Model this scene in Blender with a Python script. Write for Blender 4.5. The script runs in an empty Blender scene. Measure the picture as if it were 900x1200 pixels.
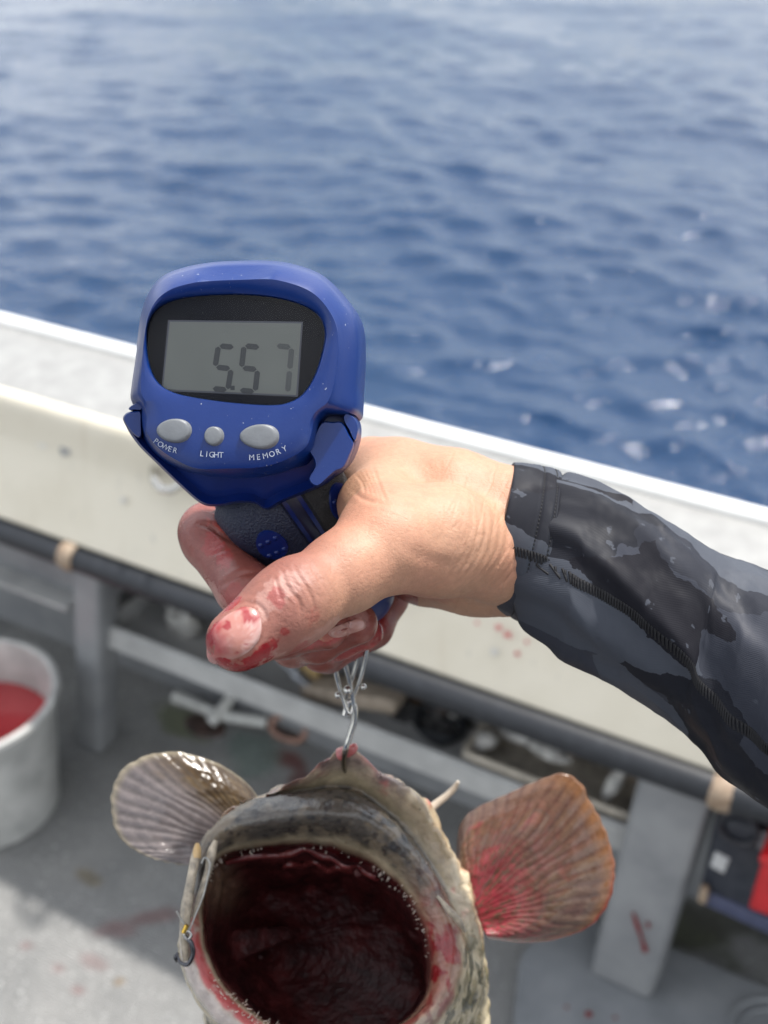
import bpy, bmesh, math, random
import numpy as np
from mathutils import Vector, Matrix
from mathutils.bvhtree import BVHTree

random.seed(7)
RNG = np.random.RandomState(11)
SC = bpy.context.scene
COL = SC.collection
R = math.radians

# ------------------------------------------------------------------ camera
PITCH = R(32.2)
CAMZ = 1.6
FPX = 1350.0                       # focal length in pixels of the 900x1200 photograph
cam_d = bpy.data.cameras.new('camera')
cam = bpy.data.objects.new('camera', cam_d)
COL.objects.link(cam)
cam.location = (0, 0, CAMZ)
cam.rotation_euler = (math.pi / 2 - PITCH, 0, 0)
cam_d.sensor_fit = 'VERTICAL'
cam_d.sensor_height = 36.0
cam_d.lens = 36.0 * FPX / 1200.0
cam_d.clip_start = 0.02
cam_d.clip_end = 9000
cam_d.dof.use_dof = True
cam_d.dof.focus_distance = 0.385
cam_d.dof.aperture_fstop = 10.5
SC.camera = cam

# ------------------------------------------------------------------ light
SUN_EL, SUN_AZ = R(64), R(50)      # azimuth measured from straight ahead (+Y) to the right
world = bpy.data.worlds.new('World')
SC.world = world
world.use_nodes = True
wn = world.node_tree
wn.nodes.clear()
w_out = wn.nodes.new('ShaderNodeOutputWorld')
w_bg = wn.nodes.new('ShaderNodeBackground')
w_sky = wn.nodes.new('ShaderNodeTexSky')
w_sky.sky_type = 'NISHITA'
w_sky.sun_disc = False
w_sky.sun_elevation = SUN_EL
w_sky.sun_rotation = SUN_AZ
w_sky.air_density = 1.0
w_sky.dust_density = 1.5
w_tc = wn.nodes.new('ShaderNodeTexCoord')
w_map = wn.nodes.new('ShaderNodeMapping')
w_map.inputs['Scale'].default_value = (1.0, 1.0, 2.6)
w_noi = wn.nodes.new('ShaderNodeTexNoise')
w_noi.inputs['Scale'].default_value = 2.6
w_noi.inputs['Detail'].default_value = 6
w_noi.inputs['Roughness'].default_value = 0.55
w_ramp = wn.nodes.new('ShaderNodeValToRGB')
w_ramp.color_ramp.elements[0].position = 0.40
w_ramp.color_ramp.elements[1].position = 0.58
w_mul = wn.nodes.new('ShaderNodeMath'); w_mul.operation = 'MULTIPLY'; w_mul.inputs[1].default_value = 0.85
w_mix = wn.nodes.new('ShaderNodeMix'); w_mix.data_type = 'RGBA'
w_mix.inputs[7].default_value = (13.5, 13.6, 13.5, 1)      # broken white cloud, even over the whole sky
wn.links.new(w_tc.outputs['Generated'], w_map.inputs['Vector'])
wn.links.new(w_map.outputs[0], w_noi.inputs['Vector'])
wn.links.new(w_noi.outputs[0], w_ramp.inputs[0])
wn.links.new(w_ramp.outputs[0], w_mul.inputs[0])
wn.links.new(w_mul.outputs[0], w_mix.inputs[0])
wn.links.new(w_sky.outputs[0], w_mix.inputs[6])
wn.links.new(w_mix.outputs[2], w_bg.inputs[0])
w_bg.inputs[1].default_value = 0.118
wn.links.new(w_bg.outputs[0], w_out.inputs[0])

sun_d = bpy.data.lights.new('sun', 'SUN')
sun_d.energy = 4.2
sun_d.angle = R(2.2)
sun_d.color = (1.0, 0.96, 0.91)
sun = bpy.data.objects.new('sun', sun_d)
COL.objects.link(sun)
sdir = Vector((math.cos(SUN_EL) * math.sin(SUN_AZ), math.cos(SUN_EL) * math.cos(SUN_AZ), math.sin(SUN_EL)))
sun.rotation_euler = sdir.to_track_quat('Z', 'Y').to_euler()
sun.location = (3, 3, 6)

SC.view_settings.view_transform = 'Standard'
SC.view_settings.look = 'None'
SC.view_settings.exposure = 0.67
SC.view_settings.gamma = 1.0
SC.view_settings.use_curve_mapping = False
SC.render.engine = 'CYCLES'
SC.cycles.use_denoising = True
SC.cycles.max_bounces = 8
SC.cycles.sample_clamp_indirect = 4.0
SC.cycles.caustics_reflective = False
SC.cycles.caustics_refractive = False

# ------------------------------------------------------------------ frames of reference
CP, SP = math.cos(PITCH), math.sin(PITCH)

def cam2world(a):
    """array (...,3) of (right, up, depth) in metres -> world"""
    a = np.asarray(a, float)
    x, u, d = a[..., 0], a[..., 1], a[..., 2]
    return np.stack([x, d * CP + u * SP, CAMZ - d * SP + u * CP], -1)

def pxd(a):
    """array (...,3) of (photo x, photo y, depth in metres) -> (right, up, depth)"""
    a = np.asarray(a, float)
    d = a[..., 2]
    return np.stack([(a[..., 0] - 450) * d / FPX, (600 - a[..., 1]) * d / FPX, d], -1)

def to_px(c):
    c = np.asarray(c, float)
    return np.stack([450 + c[..., 0] * FPX / c[..., 2], 600 - c[..., 1] * FPX / c[..., 2]], -1)

def W(px, py, d):
    return Vector(cam2world(pxd((px, py, d))).tolist())

def ray(px, py):
    dx, dy = (px - 450) / FPX, (600 - py) / FPX
    return np.array([dx, CP + dy * SP, -SP + dy * CP])

# boat frame: e runs along the gunwale (to the right and nearer), n outboard, z up
E = np.array([0.873, -0.488, 0.0]); E /= np.linalg.norm(E)
N = np.array([0.488, 0.873, 0.0]); N /= np.linalg.norm(N)

def B(e, n, z):
    return Vector((E * e + N * n + np.array([0, 0, z])).tolist())

def on_n(px, py, n):
    r = ray(px, py)
    t = n / float(r @ N)
    p = r * t + np.array([0, 0, CAMZ])
    return float(p @ E), n, float(p[2])

def on_z(px, py, z):
    r = ray(px, py)
    t = (z - CAMZ) / r[2]
    p = r * t
    return float(p @ E), float(p @ N), z

# ------------------------------------------------------------------ numpy noise
_PERM = RNG.rand(64, 64, 64).astype(np.float32)

def vnoise(p):
    p = np.asarray(p, float)
    i = np.floor(p).astype(int)
    f = p - i
    f = f * f * (3 - 2 * f)
    out = 0
    for a in (0, 1):
        for b in (0, 1):
            for c in (0, 1):
                w = (f[..., 0] if a else 1 - f[..., 0]) * (f[..., 1] if b else 1 - f[..., 1]) * (f[..., 2] if c else 1 - f[..., 2])
                out = out + w * _PERM[(i[..., 0] + a) % 64, (i[..., 1] + b) % 64, (i[..., 2] + c) % 64]
    return out * 2 - 1

def fbm(p, oct=4, gain=0.5):
    p = np.asarray(p, float)
    a, s, o = 1.0, 0.0, 0.0
    for k in range(oct):
        o = o + a * vnoise(p * (2 ** k) + 13.7 * k)
        s += a
        a *= gain
    return o / s

def sstep(a, b, x):
    t = np.clip((x - a) / (b - a), 0, 1)
    return t * t * (3 - 2 * t)

def mixc(c, d, m):
    m = np.asarray(m)[..., None]
    return c * (1 - m) + np.asarray(d) * m

# ------------------------------------------------------------------ materials
def nd(nt, typ, **kw):
    n = nt.nodes.new(typ)
    for k, v in kw.items():
        setattr(n, k, v)
    return n

def mat(name, col, rough=0.5, metal=0.0, var=0.0, var_scale=30.0, col2=None, bump=0.0, bump_scale=200.0,
        coat=0.0, spec=0.5, sss=0.0, sss_r=(1, .35, .2), attr=None, rough_var=0.0, coords='Object', ramp=(0.35, 0.65), trans=0.0):
    m = bpy.data.materials.new(name)
    m.use_nodes = True
    nt = m.node_tree
    bs = nt.nodes['Principled BSDF']
    bs.inputs['Base Color'].default_value = (*col, 1)
    bs.inputs['Roughness'].default_value = rough
    bs.inputs['Metallic'].default_value = metal
    bs.inputs['Specular IOR Level'].default_value = spec
    bs.inputs['Coat Weight'].default_value = coat
    bs.inputs['Coat Roughness'].default_value = 0.08
    if sss:
        bs.inputs['Subsurface Weight'].default_value = sss
        bs.inputs['Subsurface Radius'].default_value = sss_r
        bs.inputs['Subsurface Scale'].default_value = 0.006
    tc = nd(nt, 'ShaderNodeTexCoord')
    src = None
    if attr:
        a = nd(nt, 'ShaderNodeAttribute', attribute_name=attr)
        src = a.outputs['Color']
    if var or col2:
        no = nd(nt, 'ShaderNodeTexNoise')
        no.inputs['Scale'].default_value = var_scale
        no.inputs['Detail'].default_value = 7
        no.inputs['Roughness'].default_value = 0.6
        nt.links.new(tc.outputs[coords], no.inputs['Vector'])
        rp = nd(nt, 'ShaderNodeValToRGB')
        rp.color_ramp.elements[0].position = ramp[0]
        rp.color_ramp.elements[1].position = ramp[1]
        nt.links.new(no.outputs[0], rp.inputs[0])
        mx = nd(nt, 'ShaderNodeMix', data_type='RGBA')
        nt.links.new(rp.outputs[0], mx.inputs[0])
        if attr:
            mx.blend_type = 'MULTIPLY'
            k = 1 - var
            nt.links.new(src, mx.inputs[6])
            mx.inputs[7].default_value = (k, k, k, 1)
        else:
            mx.inputs[6].default_value = (*col, 1)
            c2 = col2 if col2 else tuple(c * (1 - var) for c in col)
            mx.inputs[7].default_value = (*c2, 1)
        src = mx.outputs[2]
        if rough_var:
            mr = nd(nt, 'ShaderNodeMapRange')
            mr.inputs['To Min'].default_value = rough - rough_var
            mr.inputs['To Max'].default_value = rough + rough_var
            nt.links.new(no.outputs[0], mr.inputs[0])
            nt.links.new(mr.outputs[0], bs.inputs['Roughness'])
    if src:
        nt.links.new(src, bs.inputs['Base Color'])
    if bump:
        bn = nd(nt, 'ShaderNodeTexNoise')
        bn.inputs['Scale'].default_value = bump_scale
        bn.inputs['Detail'].default_value = 4
        nt.links.new(tc.outputs[coords], bn.inputs['Vector'])
        bp = nd(nt, 'ShaderNodeBump')
        bp.inputs['Strength'].default_value = bump
        bp.inputs['Distance'].default_value = 0.002
        nt.links.new(bn.outputs[0], bp.inputs['Height'])
        nt.links.new(bp.outputs[0], bs.inputs['Normal'])
    if trans:
        out = nt.nodes['Material Output']
        tl = nd(nt, 'ShaderNodeBsdfTranslucent')
        if src:
            nt.links.new(src, tl.inputs[0])
        ms = nd(nt, 'ShaderNodeMixShader')
        ms.inputs[0].default_value = trans
        nt.links.new(bs.outputs[0], ms.inputs[1])
        nt.links.new(tl.outputs[0], ms.inputs[2])
        nt.links.new(ms.outputs[0], out.inputs[0])
    return m

# ------------------------------------------------------------------ mesh helpers
def mesh_obj(name, verts, faces, material, parent=None, smooth=True, sharp=None, color=None):
    me = bpy.data.meshes.new(name)
    verts = np.asarray(verts, float)
    me.from_pydata(verts.tolist() if len(verts) < 200000 else verts.tolist(), [], faces if isinstance(faces, list) else faces.tolist())
    if smooth:
        me.polygons.foreach_set('use_smooth', [True] * len(me.polygons))
        if sharp is not None:
            me.set_sharp_from_angle(angle=R(sharp))
    if color is not None:
        ca = me.color_attributes.new('Col', 'FLOAT_COLOR', 'POINT')
        c4 = np.ones((len(verts), 4), np.float32)
        c4[:, :3] = np.clip(color, 0, 1)
        ca.data.foreach_set('color', c4.ravel())
    me.update()
    o = bpy.data.objects.new(name, me)
    COL.objects.link(o)
    me.materials.append(material)
    if parent is not None:
        o.parent = parent
    return o

def empty(name, loc=(0, 0, 0)):
    o = bpy.data.objects.new(name, None)
    o.empty_display_size = 0.05
    COL.objects.link(o)
    return o

def tag(o, label=None, cat=None, group=None, kind=None):
    if label: o['label'] = label
    if cat: o['category'] = cat
    if group: o['group'] = group
    if kind: o['kind'] = kind
    return o

def catmull(P, sub=8, closed=True):
    P = np.asarray(P, float)
    n = len(P)
    out = []
    rng = range(n) if closed else range(n - 1)
    t = np.linspace(0, 1, sub, endpoint=False)[:, None]
    for i in rng:
        if closed:
            a, b, c, d = P[(i - 1) % n], P[i], P[(i + 1) % n], P[(i + 2) % n]
        else:
            a, b, c, d = P[max(i - 1, 0)], P[i], P[i + 1], P[min(i + 2, n - 1)]
        out.append(0.5 * ((2 * b) + (c - a) * t + (2 * a - 5 * b + 4 * c - d) * t ** 2 + (3 * b - a - 3 * c + d) * t ** 3))
    if not closed:
        out.append(P[-1:])
    return np.concatenate(out)

def ang_resample(P, c, n):
    """closed polyline P (k, m>=2 columns) sampled at n even angles about c"""
    P = np.asarray(P, float)
    a = np.unwrap(np.arctan2(P[:, 1] - c[1], P[:, 0] - c[0]))
    if a[-1] < a[0]:
        P = P[::-1]; a = np.unwrap(np.arctan2(P[:, 1] - c[1], P[:, 0] - c[0]))
    a = np.maximum.accumulate(a)
    aa = np.concatenate([a - 2 * np.pi, a, a + 2 * np.pi])
    PP = np.concatenate([P, P, P])
    th = np.linspace(-np.pi, np.pi, n, endpoint=False)
    base = th + 2 * np.pi * np.round((a.mean() - 0) / (2 * np.pi))
    return np.stack([np.interp(base, aa, PP[:, k]) for k in range(P.shape[1])], -1)

def grid_faces(rows, n, closed=True, flip=False):
    f = []
    m = n if closed else n - 1
    for r in range(rows - 1):
        for i in range(m):
            j = (i + 1) % n
            q = (r * n + i, r * n + j, (r + 1) * n + j, (r + 1) * n + i)
            f.append(q[::-1] if flip else q)
    return f

def loft_px(name, secs, center, n, material, parent=None, cap0=True, cap1=True, sharp=40, sub=6, smooth_rows=0):
    """secs: closed outlines of (px, py, depth)"""
    rows = [ang_resample(catmull(s, sub), center, n) for s in secs]
    rows = np.array(rows)
    if smooth_rows:
        rows = np.stack([catmull(rows[:, i], smooth_rows, False) for i in range(n)], 1)
    V = cam2world(pxd(rows.reshape(-1, 3)))
    F = grid_faces(len(rows), n)
    if cap0: F.append(tuple(range(n))[::-1])
    if cap1: F.append(tuple((len(rows) - 1) * n + i for i in range(n)))
    o = mesh_obj(name, V, F, material, parent, True, sharp)
    fix_normals(o)
    return o

def fix_normals(o):
    bm = bmesh.new(); bm.from_mesh(o.data)
    bmesh.ops.recalc_face_normals(bm, faces=bm.faces)
    bm.to_mesh(o.data); bm.free()
    return o

def lift(poly, d):
    return [(x, y, d) for x, y in poly]

def scaled(poly, s, d, c=None, sh=(0, 0), sy=None):
    P = np.asarray(poly, float)[:, :2]
    c = np.array(c if c is not None else P.mean(0))
    S = np.array([s, sy if sy is not None else s])
    Q = (P - c) * S + c + np.array(sh)
    return [(x, y, d) for x, y in Q]

def tube(name, pts, rad, material, parent=None, seg=12, closed=False, sub=6, caps=True, smooth=True, color=None):
    """round tube through world points; rad one number or one per point"""
    P = np.array([tuple(p) for p in pts], float)
    r = np.full(len(P), rad, float) if np.isscalar(rad) else np.asarray(rad, float)
    if sub > 1 and len(P) > 2:
        Q = catmull(np.concatenate([P, r[:, None]], 1), sub, closed)
        P, r = Q[:, :3], Q[:, 3]
    n = len(P)
    T = np.roll(P, -1, 0) - np.roll(P, 1, 0) if closed else np.gradient(P, axis=0)
    T /= np.linalg.norm(T, axis=1)[:, None] + 1e-12
    up = np.array([0.3, 0.2, 0.93]) if abs(T[0] @ np.array([0.3, 0.2, 0.93])) < 0.9 else np.array([1.0, 0, 0])
    V = []
    u = np.cross(T[0], up); u /= np.linalg.norm(u)
    for i in range(n):
        u = u - T[i] * (u @ T[i]); u /= np.linalg.norm(u)
        v = np.cross(T[i], u)
        a = np.linspace(0, 2 * np.pi, seg, endpoint=False)
        V.append(P[i] + r[i] * (np.cos(a)[:, None] * u + np.sin(a)[:, None] * v))
    V = np.concatenate(V)
    F = grid_faces(n, seg)
    if closed:
        for i in range(seg):
            j = (i + 1) % seg
            F.append(((n - 1) * seg + i, (n - 1) * seg + j, j, i))
    elif caps:
        F.append(tuple(range(seg))[::-1]); F.append(tuple((n - 1) * seg + i for i in range(seg)))
    return fix_normals(mesh_obj(name, V, F, material, parent, smooth, 50))

def sweep(name, prof, e0, e1, material, parent=None, sharp=35, nseg=1, wob=0.0):
    """closed (n, z) profile swept along the gunwale"""
    k = len(prof)
    V, F = [], []
    es = np.linspace(e0, e1, nseg + 1)
    for e in es:
        for (n, z) in prof:
            V.append(B(e, n, z))
    F = grid_faces(nseg + 1, k)
    F.append(tuple(range(k))[::-1]); F.append(tuple(nseg * k + i for i in range(k)))
    return fix_normals(mesh_obj(name, V, F, material, parent, True, sharp))

def box_hull(name, corners, material, parent=None, bev=0.004, seg=2):
    """8 world corners: bottom 4 then top 4 in the same order"""
    bm = bmesh.new()
    v = [bm.verts.new(c) for c in corners]
    for f in ((3, 2, 1, 0), (4, 5, 6, 7), (0, 1, 5, 4), (1, 2, 6, 5), (2, 3, 7, 6), (3, 0, 4, 7)):
        bm.faces.new([v[i] for i in f])
    bmesh.ops.recalc_face_normals(bm, faces=bm.faces)
    if bev:
        bmesh.ops.bevel(bm, geom=bm.edges[:], offset=bev, segments=seg, affect='EDGES', profile=0.5)
    me = bpy.data.meshes.new(name); bm.to_mesh(me); bm.free()
    me.polygons.foreach_set('use_smooth', [True] * len(me.polygons))
    me.set_sharp_from_angle(angle=R(40))
    o = bpy.data.objects.new(name, me); COL.objects.link(o)
    me.materials.append(material)
    if parent is not None: o.parent = parent
    return o

def boxB(name, e0, e1, n0, n1, z0, z1, material, parent=None, bev=0.004):
    c = [B(e0, n0, z0), B(e1, n0, z0), B(e1, n1, z0), B(e0, n1, z0), B(e0, n0, z1), B(e1, n0, z1), B(e1, n1, z1), B(e0, n1, z1)]
    return box_hull(name, c, material, parent, bev)

def lathe(name, prof, base, material, parent=None, seg=72, axis=Vector((0, 0, 1)), sharp=40):
    """prof: (radius, height) open polyline about a vertical axis through base"""
    q = Vector((0, 0, 1)).rotation_difference(axis).to_matrix()
    V = []
    for (r, h) in prof:
        for i in range(seg):
            a = 2 * math.pi * i / seg
            V.append(Vector(base) + q @ Vector((r * math.cos(a), r * math.sin(a), h)))
    F = grid_faces(len(prof), seg)
    F.append(tuple(range(seg))[::-1]); F.append(tuple((len(prof) - 1) * seg + i for i in range(seg)))
    return fix_normals(mesh_obj(name, V, F, material, parent, True, sharp))

# ================================================================== THE SETTING
# ------------------------------------------------------------------ sea
def build_sea():
    zw = -1.9
    rad = np.concatenate([np.geomspace(0.6, 1.9, 14, endpoint=False), np.geomspace(1.9, 60, 470, endpoint=False), np.geomspace(60, 6000, 100)])
    ang = np.concatenate([np.linspace(-R(46), R(46), 640), np.linspace(R(46), R(314), 90)[1:-1]])
    RR, AA = np.meshgrid(rad, ang, indexing='ij')
    X, Y = RR * np.sin(AA), RR * np.cos(AA)
    rs = np.random.RandomState(5)
    dx = np.zeros_like(X); dy = np.zeros_like(X); dz = np.zeros_like(X)
    wind = R(250)
    lam = np.concatenate([np.geomspace(0.13, 0.8, 58), np.geomspace(0.8, 6.0, 22)])
    spacing_r = np.gradient(rad)[:, None]
    for L in lam:
        th = wind + rs.normal(0, 0.55)
        k = 2 * np.pi / L
        slope = 0.050 * (1.0 if L < 0.8 else 0.45)
        A = slope / k * rs.uniform(0.5, 1.4)
        ph = rs.uniform(0, 2 * np.pi)
        cx, cy = math.cos(th), math.sin(th)
        fade = np.clip((L / np.maximum(spacing_r, RR * 0.0026) - 2.2) / 2.5, 0, 1)
        # slow change of the wave train's strength so that crests come in groups
        grp = 0.65 + 0.55 * np.sin((X * -cy + Y * cx) * k * 0.13 + ph * 3) * np.sin((X * cx + Y * cy) * k * 0.09 + ph)
        arg = k * (X * cx + Y * cy) + ph
        a = A * fade * grp
        dz += a * np.cos(arg)
        dx -= 0.8 * a * cx * np.sin(arg)
        dy -= 0.8 * a * cy * np.sin(arg)
    V = np.stack([X + dx, Y + dy, zw + dz], -1)
    near = (RR < 1.5)
    V[..., 2] = np.where(near, zw - 0.05, V[..., 2])
    nr, na = RR.shape
    m = mat('sea_water', (0.003, 0.025, 0.072), rough=0.13, spec=0.5)
    nt = m.node_tree; bs = nt.nodes['Principled BSDF']
    bs.inputs['IOR'].default_value = 1.333
    tc = nd(nt, 'ShaderNodeTexCoord')
    prev = None
    for sc_, st, dist in ((4.5, 0.5, 0.05), (10.0, 0.6, 0.032), (26.0, 0.55, 0.012)):
        mp = nd(nt, 'ShaderNodeMapping')
        mp.inputs['Rotation'].default_value = (0, 0, R(-14))
        mp.inputs['Scale'].default_value = (0.55, 1.0, 1.0)
        nt.links.new(tc.outputs['Object'], mp.inputs['Vector'])
        no = nd(nt, 'ShaderNodeTexNoise')
        no.inputs['Scale'].default_value = sc_
        no.inputs['Detail'].default_value = 4
        no.inputs['Distortion'].default_value = 0.6
        nt.links.new(mp.outputs[0], no.inputs['Vector'])
        bp = nd(nt, 'ShaderNodeBump')
        bp.inputs['Strength'].default_value = st
        bp.inputs['Distance'].default_value = dist
        nt.links.new(no.outputs[0], bp.inputs['Height'])
        if prev: nt.links.new(prev.outputs[0], bp.inputs['Normal'])
        prev = bp
    nt.links.new(prev.outputs[0], bs.inputs['Normal'])
    F = np.empty((nr - 1, na, 4), np.int64)
    idx = np.arange(nr * na).reshape(nr, na)
    nxt = np.roll(idx, -1, 1)
    F[..., 0] = idx[:-1]; F[..., 1] = idx[1:]; F[..., 2] = nxt[1:]; F[..., 3] = nxt[:-1]
    o = mesh_obj('sea', V.reshape(-1, 3), F.reshape(-1, 4), m)
    if o.data.polygons[100].normal.z < 0:
        o.data.flip_normals()
    tag(o, 'deep blue choppy sea beyond the gunwale', kind='structure')
build_sea()

# ------------------------------------------------------------------ deck
def deck_material():
    m = mat('deck_nonskid', (0.275, 0.272, 0.262), rough=0.42, var_scale=9.0, col2=(0.19, 0.192, 0.188), ramp=(0.3, 0.75), rough_var=0.12)
    nt = m.node_tree; bs = nt.nodes['Principled BSDF']
    tc = nd(nt, 'ShaderNodeTexCoord')
    # woven non-skid tread: two crossed fine waves
    mp = nd(nt, 'ShaderNodeMapping'); mp.inputs['Rotation'].default_value = (0, 0, R(28))
    nt.links.new(tc.outputs['Object'], mp.inputs['Vector'])
    hs = []
    for d_ in ('X', 'Y'):
        wv = nd(nt, 'ShaderNodeTexWave', bands_direction=d_)
        wv.inputs['Scale'].default_value = 55
        wv.inputs['Distortion'].default_value = 1.2
        wv.inputs['Detail Scale'].default_value = 3
        nt.links.new(mp.outputs[0], wv.inputs['Vector']); hs.append(wv)
    mu = nd(nt, 'ShaderNodeMath', operation='MULTIPLY')
    nt.links.new(hs[0].outputs['Fac'], mu.inputs[0]); nt.links.new(hs[1].outputs['Fac'], mu.inputs[1])
    no = nd(nt, 'ShaderNodeTexNoise'); no.inputs['Scale'].default_value = 260; no.inputs['Detail'].default_value = 3
    nt.links.new(tc.outputs['Object'], no.inputs['Vector'])
    ad = nd(nt, 'ShaderNodeMath', operation='ADD')
    nt.links.new(mu.outputs[0], ad.inputs[0]); nt.links.new(no.outputs[0], ad.inputs[1])
    bp = nd(nt, 'ShaderNodeBump'); bp.inputs['Strength'].default_value = 0.9; bp.inputs['Distance'].default_value = 0.004
    nt.links.new(ad.outputs[0], bp.inputs['Height']); nt.links.new(bp.outputs[0], bs.inputs['Normal'])
    # pale worn flecks
    n2 = nd(nt, 'ShaderNodeTexNoise'); n2.inputs['Scale'].default_value = 120; n2.inputs['Detail'].default_value = 2
    nt.links.new(tc.outputs['Object'], n2.inputs['Vector'])
    rp = nd(nt, 'ShaderNodeValToRGB'); rp.color_ramp.elements[0].position = 0.6; rp.color_ramp.elements[1].position = 0.72
    nt.links.new(n2.outputs[0], rp.inputs[0])
    mx = nd(nt, 'ShaderNodeMix', data_type='RGBA'); mx.inputs[7].default_value = (0.55, 0.55, 0.53, 1)
    old = bs.inputs['Base Color'].links[0].from_socket
    mm = nd(nt, 'ShaderNodeMath', operation='MULTIPLY'); mm.inputs[1].default_value = 0.8
    nt.links.new(rp.outputs[0], mm.inputs[0]); nt.links.new(mm.outputs[0], mx.inputs[0])
    nt.links.new(old, mx.inputs[6]); 
    at = nd(nt, 'ShaderNodeAttribute', attribute_name='Col')
    mz = nd(nt, 'ShaderNodeMix', data_type='RGBA', blend_type='MULTIPLY'); mz.inputs[0].default_value = 1.0
    nt.links.new(mx.outputs[2], mz.inputs[6]); nt.links.new(at.outputs['Color'], mz.inputs[7])
    nt.links.new(mz.outputs[2], bs.inputs['Base Color'])
    return m

M_DECK = deck_material()

def build_deck():
    # fine sheet where it is seen, its colour attribute carrying blood smears and algae
    es = np.concatenate([np.linspace(-4.5, -2.0, 10, endpoint=False), np.linspace(-2.0, 0.6, 330), np.linspace(0.6, 2.6, 10)[1:]])
    ns = np.concatenate([np.linspace(-1.6, 0.35, 20, endpoint=False), np.linspace(0.35, 1.43, 150)])
    EE, NN = np.meshgrid(es, ns, indexing='ij')
    Z = 0.0015 * fbm(np.stack([EE * 3, NN * 3, EE * 0], -1), 3)
    P = EE[..., None] * E + NN[..., None] * N
    P[..., 2] = Z
    c = np.ones(P.shape)
    q = np.stack([EE * 14, NN * 14, EE * 0 + 3], -1)
    nz = fbm(q, 4); n2 = fbm(q * 2.7, 3)
    def blot(px, py, re, rn, colr, amt=1.0, ang=0.0):
        e0, n0, _ = on_z(px, py, 0)
        de, dn = EE - e0, NN - n0
        ca, sa = math.cos(ang), math.sin(ang)
        u, v = de * ca + dn * sa, -de * sa + dn * ca
        r = np.sqrt((u / re) ** 2 + (v / rn) ** 2) + 0.55 * nz + 0.25 * n2
        nonlocal_c[0] = mixc(nonlocal_c[0], colr, amt * sstep(1.0, 0.45, r))
    nonlocal_c = [c]
    red = (0.78, 0.48, 0.48); dk = (0.42, 0.08, 0.09)
    blot(180, 1075, 0.10, 0.025, red, 0.8, R(40)); blot(140, 1090, 0.05, 0.02, red, 0.7, R(30))
    blot(112, 1128, 0.03, 0.014, red, 0.5); blot(32, 1108, 0.012, 0.009, red, 0.6); blot(68, 1134, 0.012, 0.009, red, 0.6)
    blot(92, 1160, 0.015, 0.010, red, 0.7); blot(105, 1028, 0.03, 0.018, (0.75, 0.62, 0.42), 0.8); blot(140, 1150, 0.012, 0.01, (0.9, 0.6, 0.3), 0.9)
    blot(340, 890, 0.05, 0.03, (0.5, 0.12, 0.1), 0.9); blot(355, 915, 0.03, 0.03, (0.45, 0.1, 0.08), 0.8)
    blot(215, 850, 0.10, 0.05, (0.55, 0.6, 0.35), 0.9); blot(290, 880, 0.09, 0.06, (0.65, 0.85, 0.78), 0.8)
    blot(800, 1090, 0.12, 0.06, (0.25, 0.27, 0.15), 0.95); blot(870, 1080, 0.12, 0.07, (0.25, 0.25, 0.2), 0.9); blot(775, 1140, 0.05, 0.05, (0.3, 0.32, 0.18), 0.9)
    c = nonlocal_c[0]
    ne, nn = EE.shape
    o = mesh_obj('deck', P.reshape(-1, 3), np.array(grid_faces(ne, nn, False)), M_DECK, color=c.reshape(-1, 3))
    fix_normals(o)
    if o.data.polygons[50].normal.z < 0: o.data.flip_normals()
    tag(o, 'grey non-skid boat deck with blood smears', kind='structure')
    return o
DECK = build_deck()

# ------------------------------------------------------------------ gunwale of the boat
M_CREAM = mat('cream_gelcoat', (0.60, 0.55, 0.445), rough=0.40, var_scale=7.0, col2=(0.52, 0.47, 0.365), ramp=(0.45, 0.8), bump=0.05, bump_scale=25, spec=0.4)
def streaks(m, colr, scale, lo_, hi_, amt, squash):
    """run-down grime: noise stretched along the fall of the surface"""
    nt = m.node_tree; bs = nt.nodes['Principled BSDF']
    tc = nd(nt, 'ShaderNodeTexCoord'); mp = nd(nt, 'ShaderNodeMapping'); mp.inputs['Rotation'].default_value = (0, 0, R(29.2)); mp.inputs['Scale'].default_value = (1, squash, squash)
    no = nd(nt, 'ShaderNodeTexNoise'); no.inputs['Scale'].default_value = scale; no.inputs['Detail'].default_value = 5
    rp = nd(nt, 'ShaderNodeValToRGB'); rp.color_ramp.elements[0].position = lo_; rp.color_ramp.elements[1].position = hi_
    mu = nd(nt, 'ShaderNodeMath', operation='MULTIPLY'); mu.inputs[1].default_value = amt
    mx = nd(nt, 'ShaderNodeMix', data_type='RGBA'); mx.inputs[7].default_value = (*colr, 1)
    nt.links.new(tc.outputs['Object'], mp.inputs[0]); nt.links.new(mp.outputs[0], no.inputs['Vector']); nt.links.new(no.outputs[0], rp.inputs[0]); nt.links.new(rp.outputs[0], mu.inputs[0]); nt.links.new(mu.outputs[0], mx.inputs[0])
    nt.links.new(bs.inputs['Base Color'].links[0].from_socket, mx.inputs[6]); nt.links.new(mx.outputs[2], bs.inputs['Base Color'])
streaks(M_CREAM, (0.36, 0.27, 0.17), 26, 0.60, 0.78, 0.45, 0.10)
streaks(M_CREAM, (0.30, 0.29, 0.27), 60, 0.66, 0.74, 0.5, 0.35)
streaks(M_CREAM, (0.25, 0.22, 0.18), 7, 0.58, 0.9, 0.35, 1.0)
M_CAP = mat('speckled_cap', (0.27, 0.27, 0.26), rough=0.5, var_scale=30.0, col2=(0.195, 0.195, 0.19), ramp=(0.3, 0.7), bump=0.25, bump_scale=300, rough_var=0.15)
M_WHITE = mat('white_rim', (0.80, 0.80, 0.78), rough=0.3, var=0.1, var_scale=12)
M_GREYP = mat('grey_paint', (0.25, 0.255, 0.26), rough=0.5, var_scale=11.0, col2=(0.17, 0.175, 0.185), ramp=(0.4, 0.75), bump=0.1, bump_scale=60)
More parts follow.
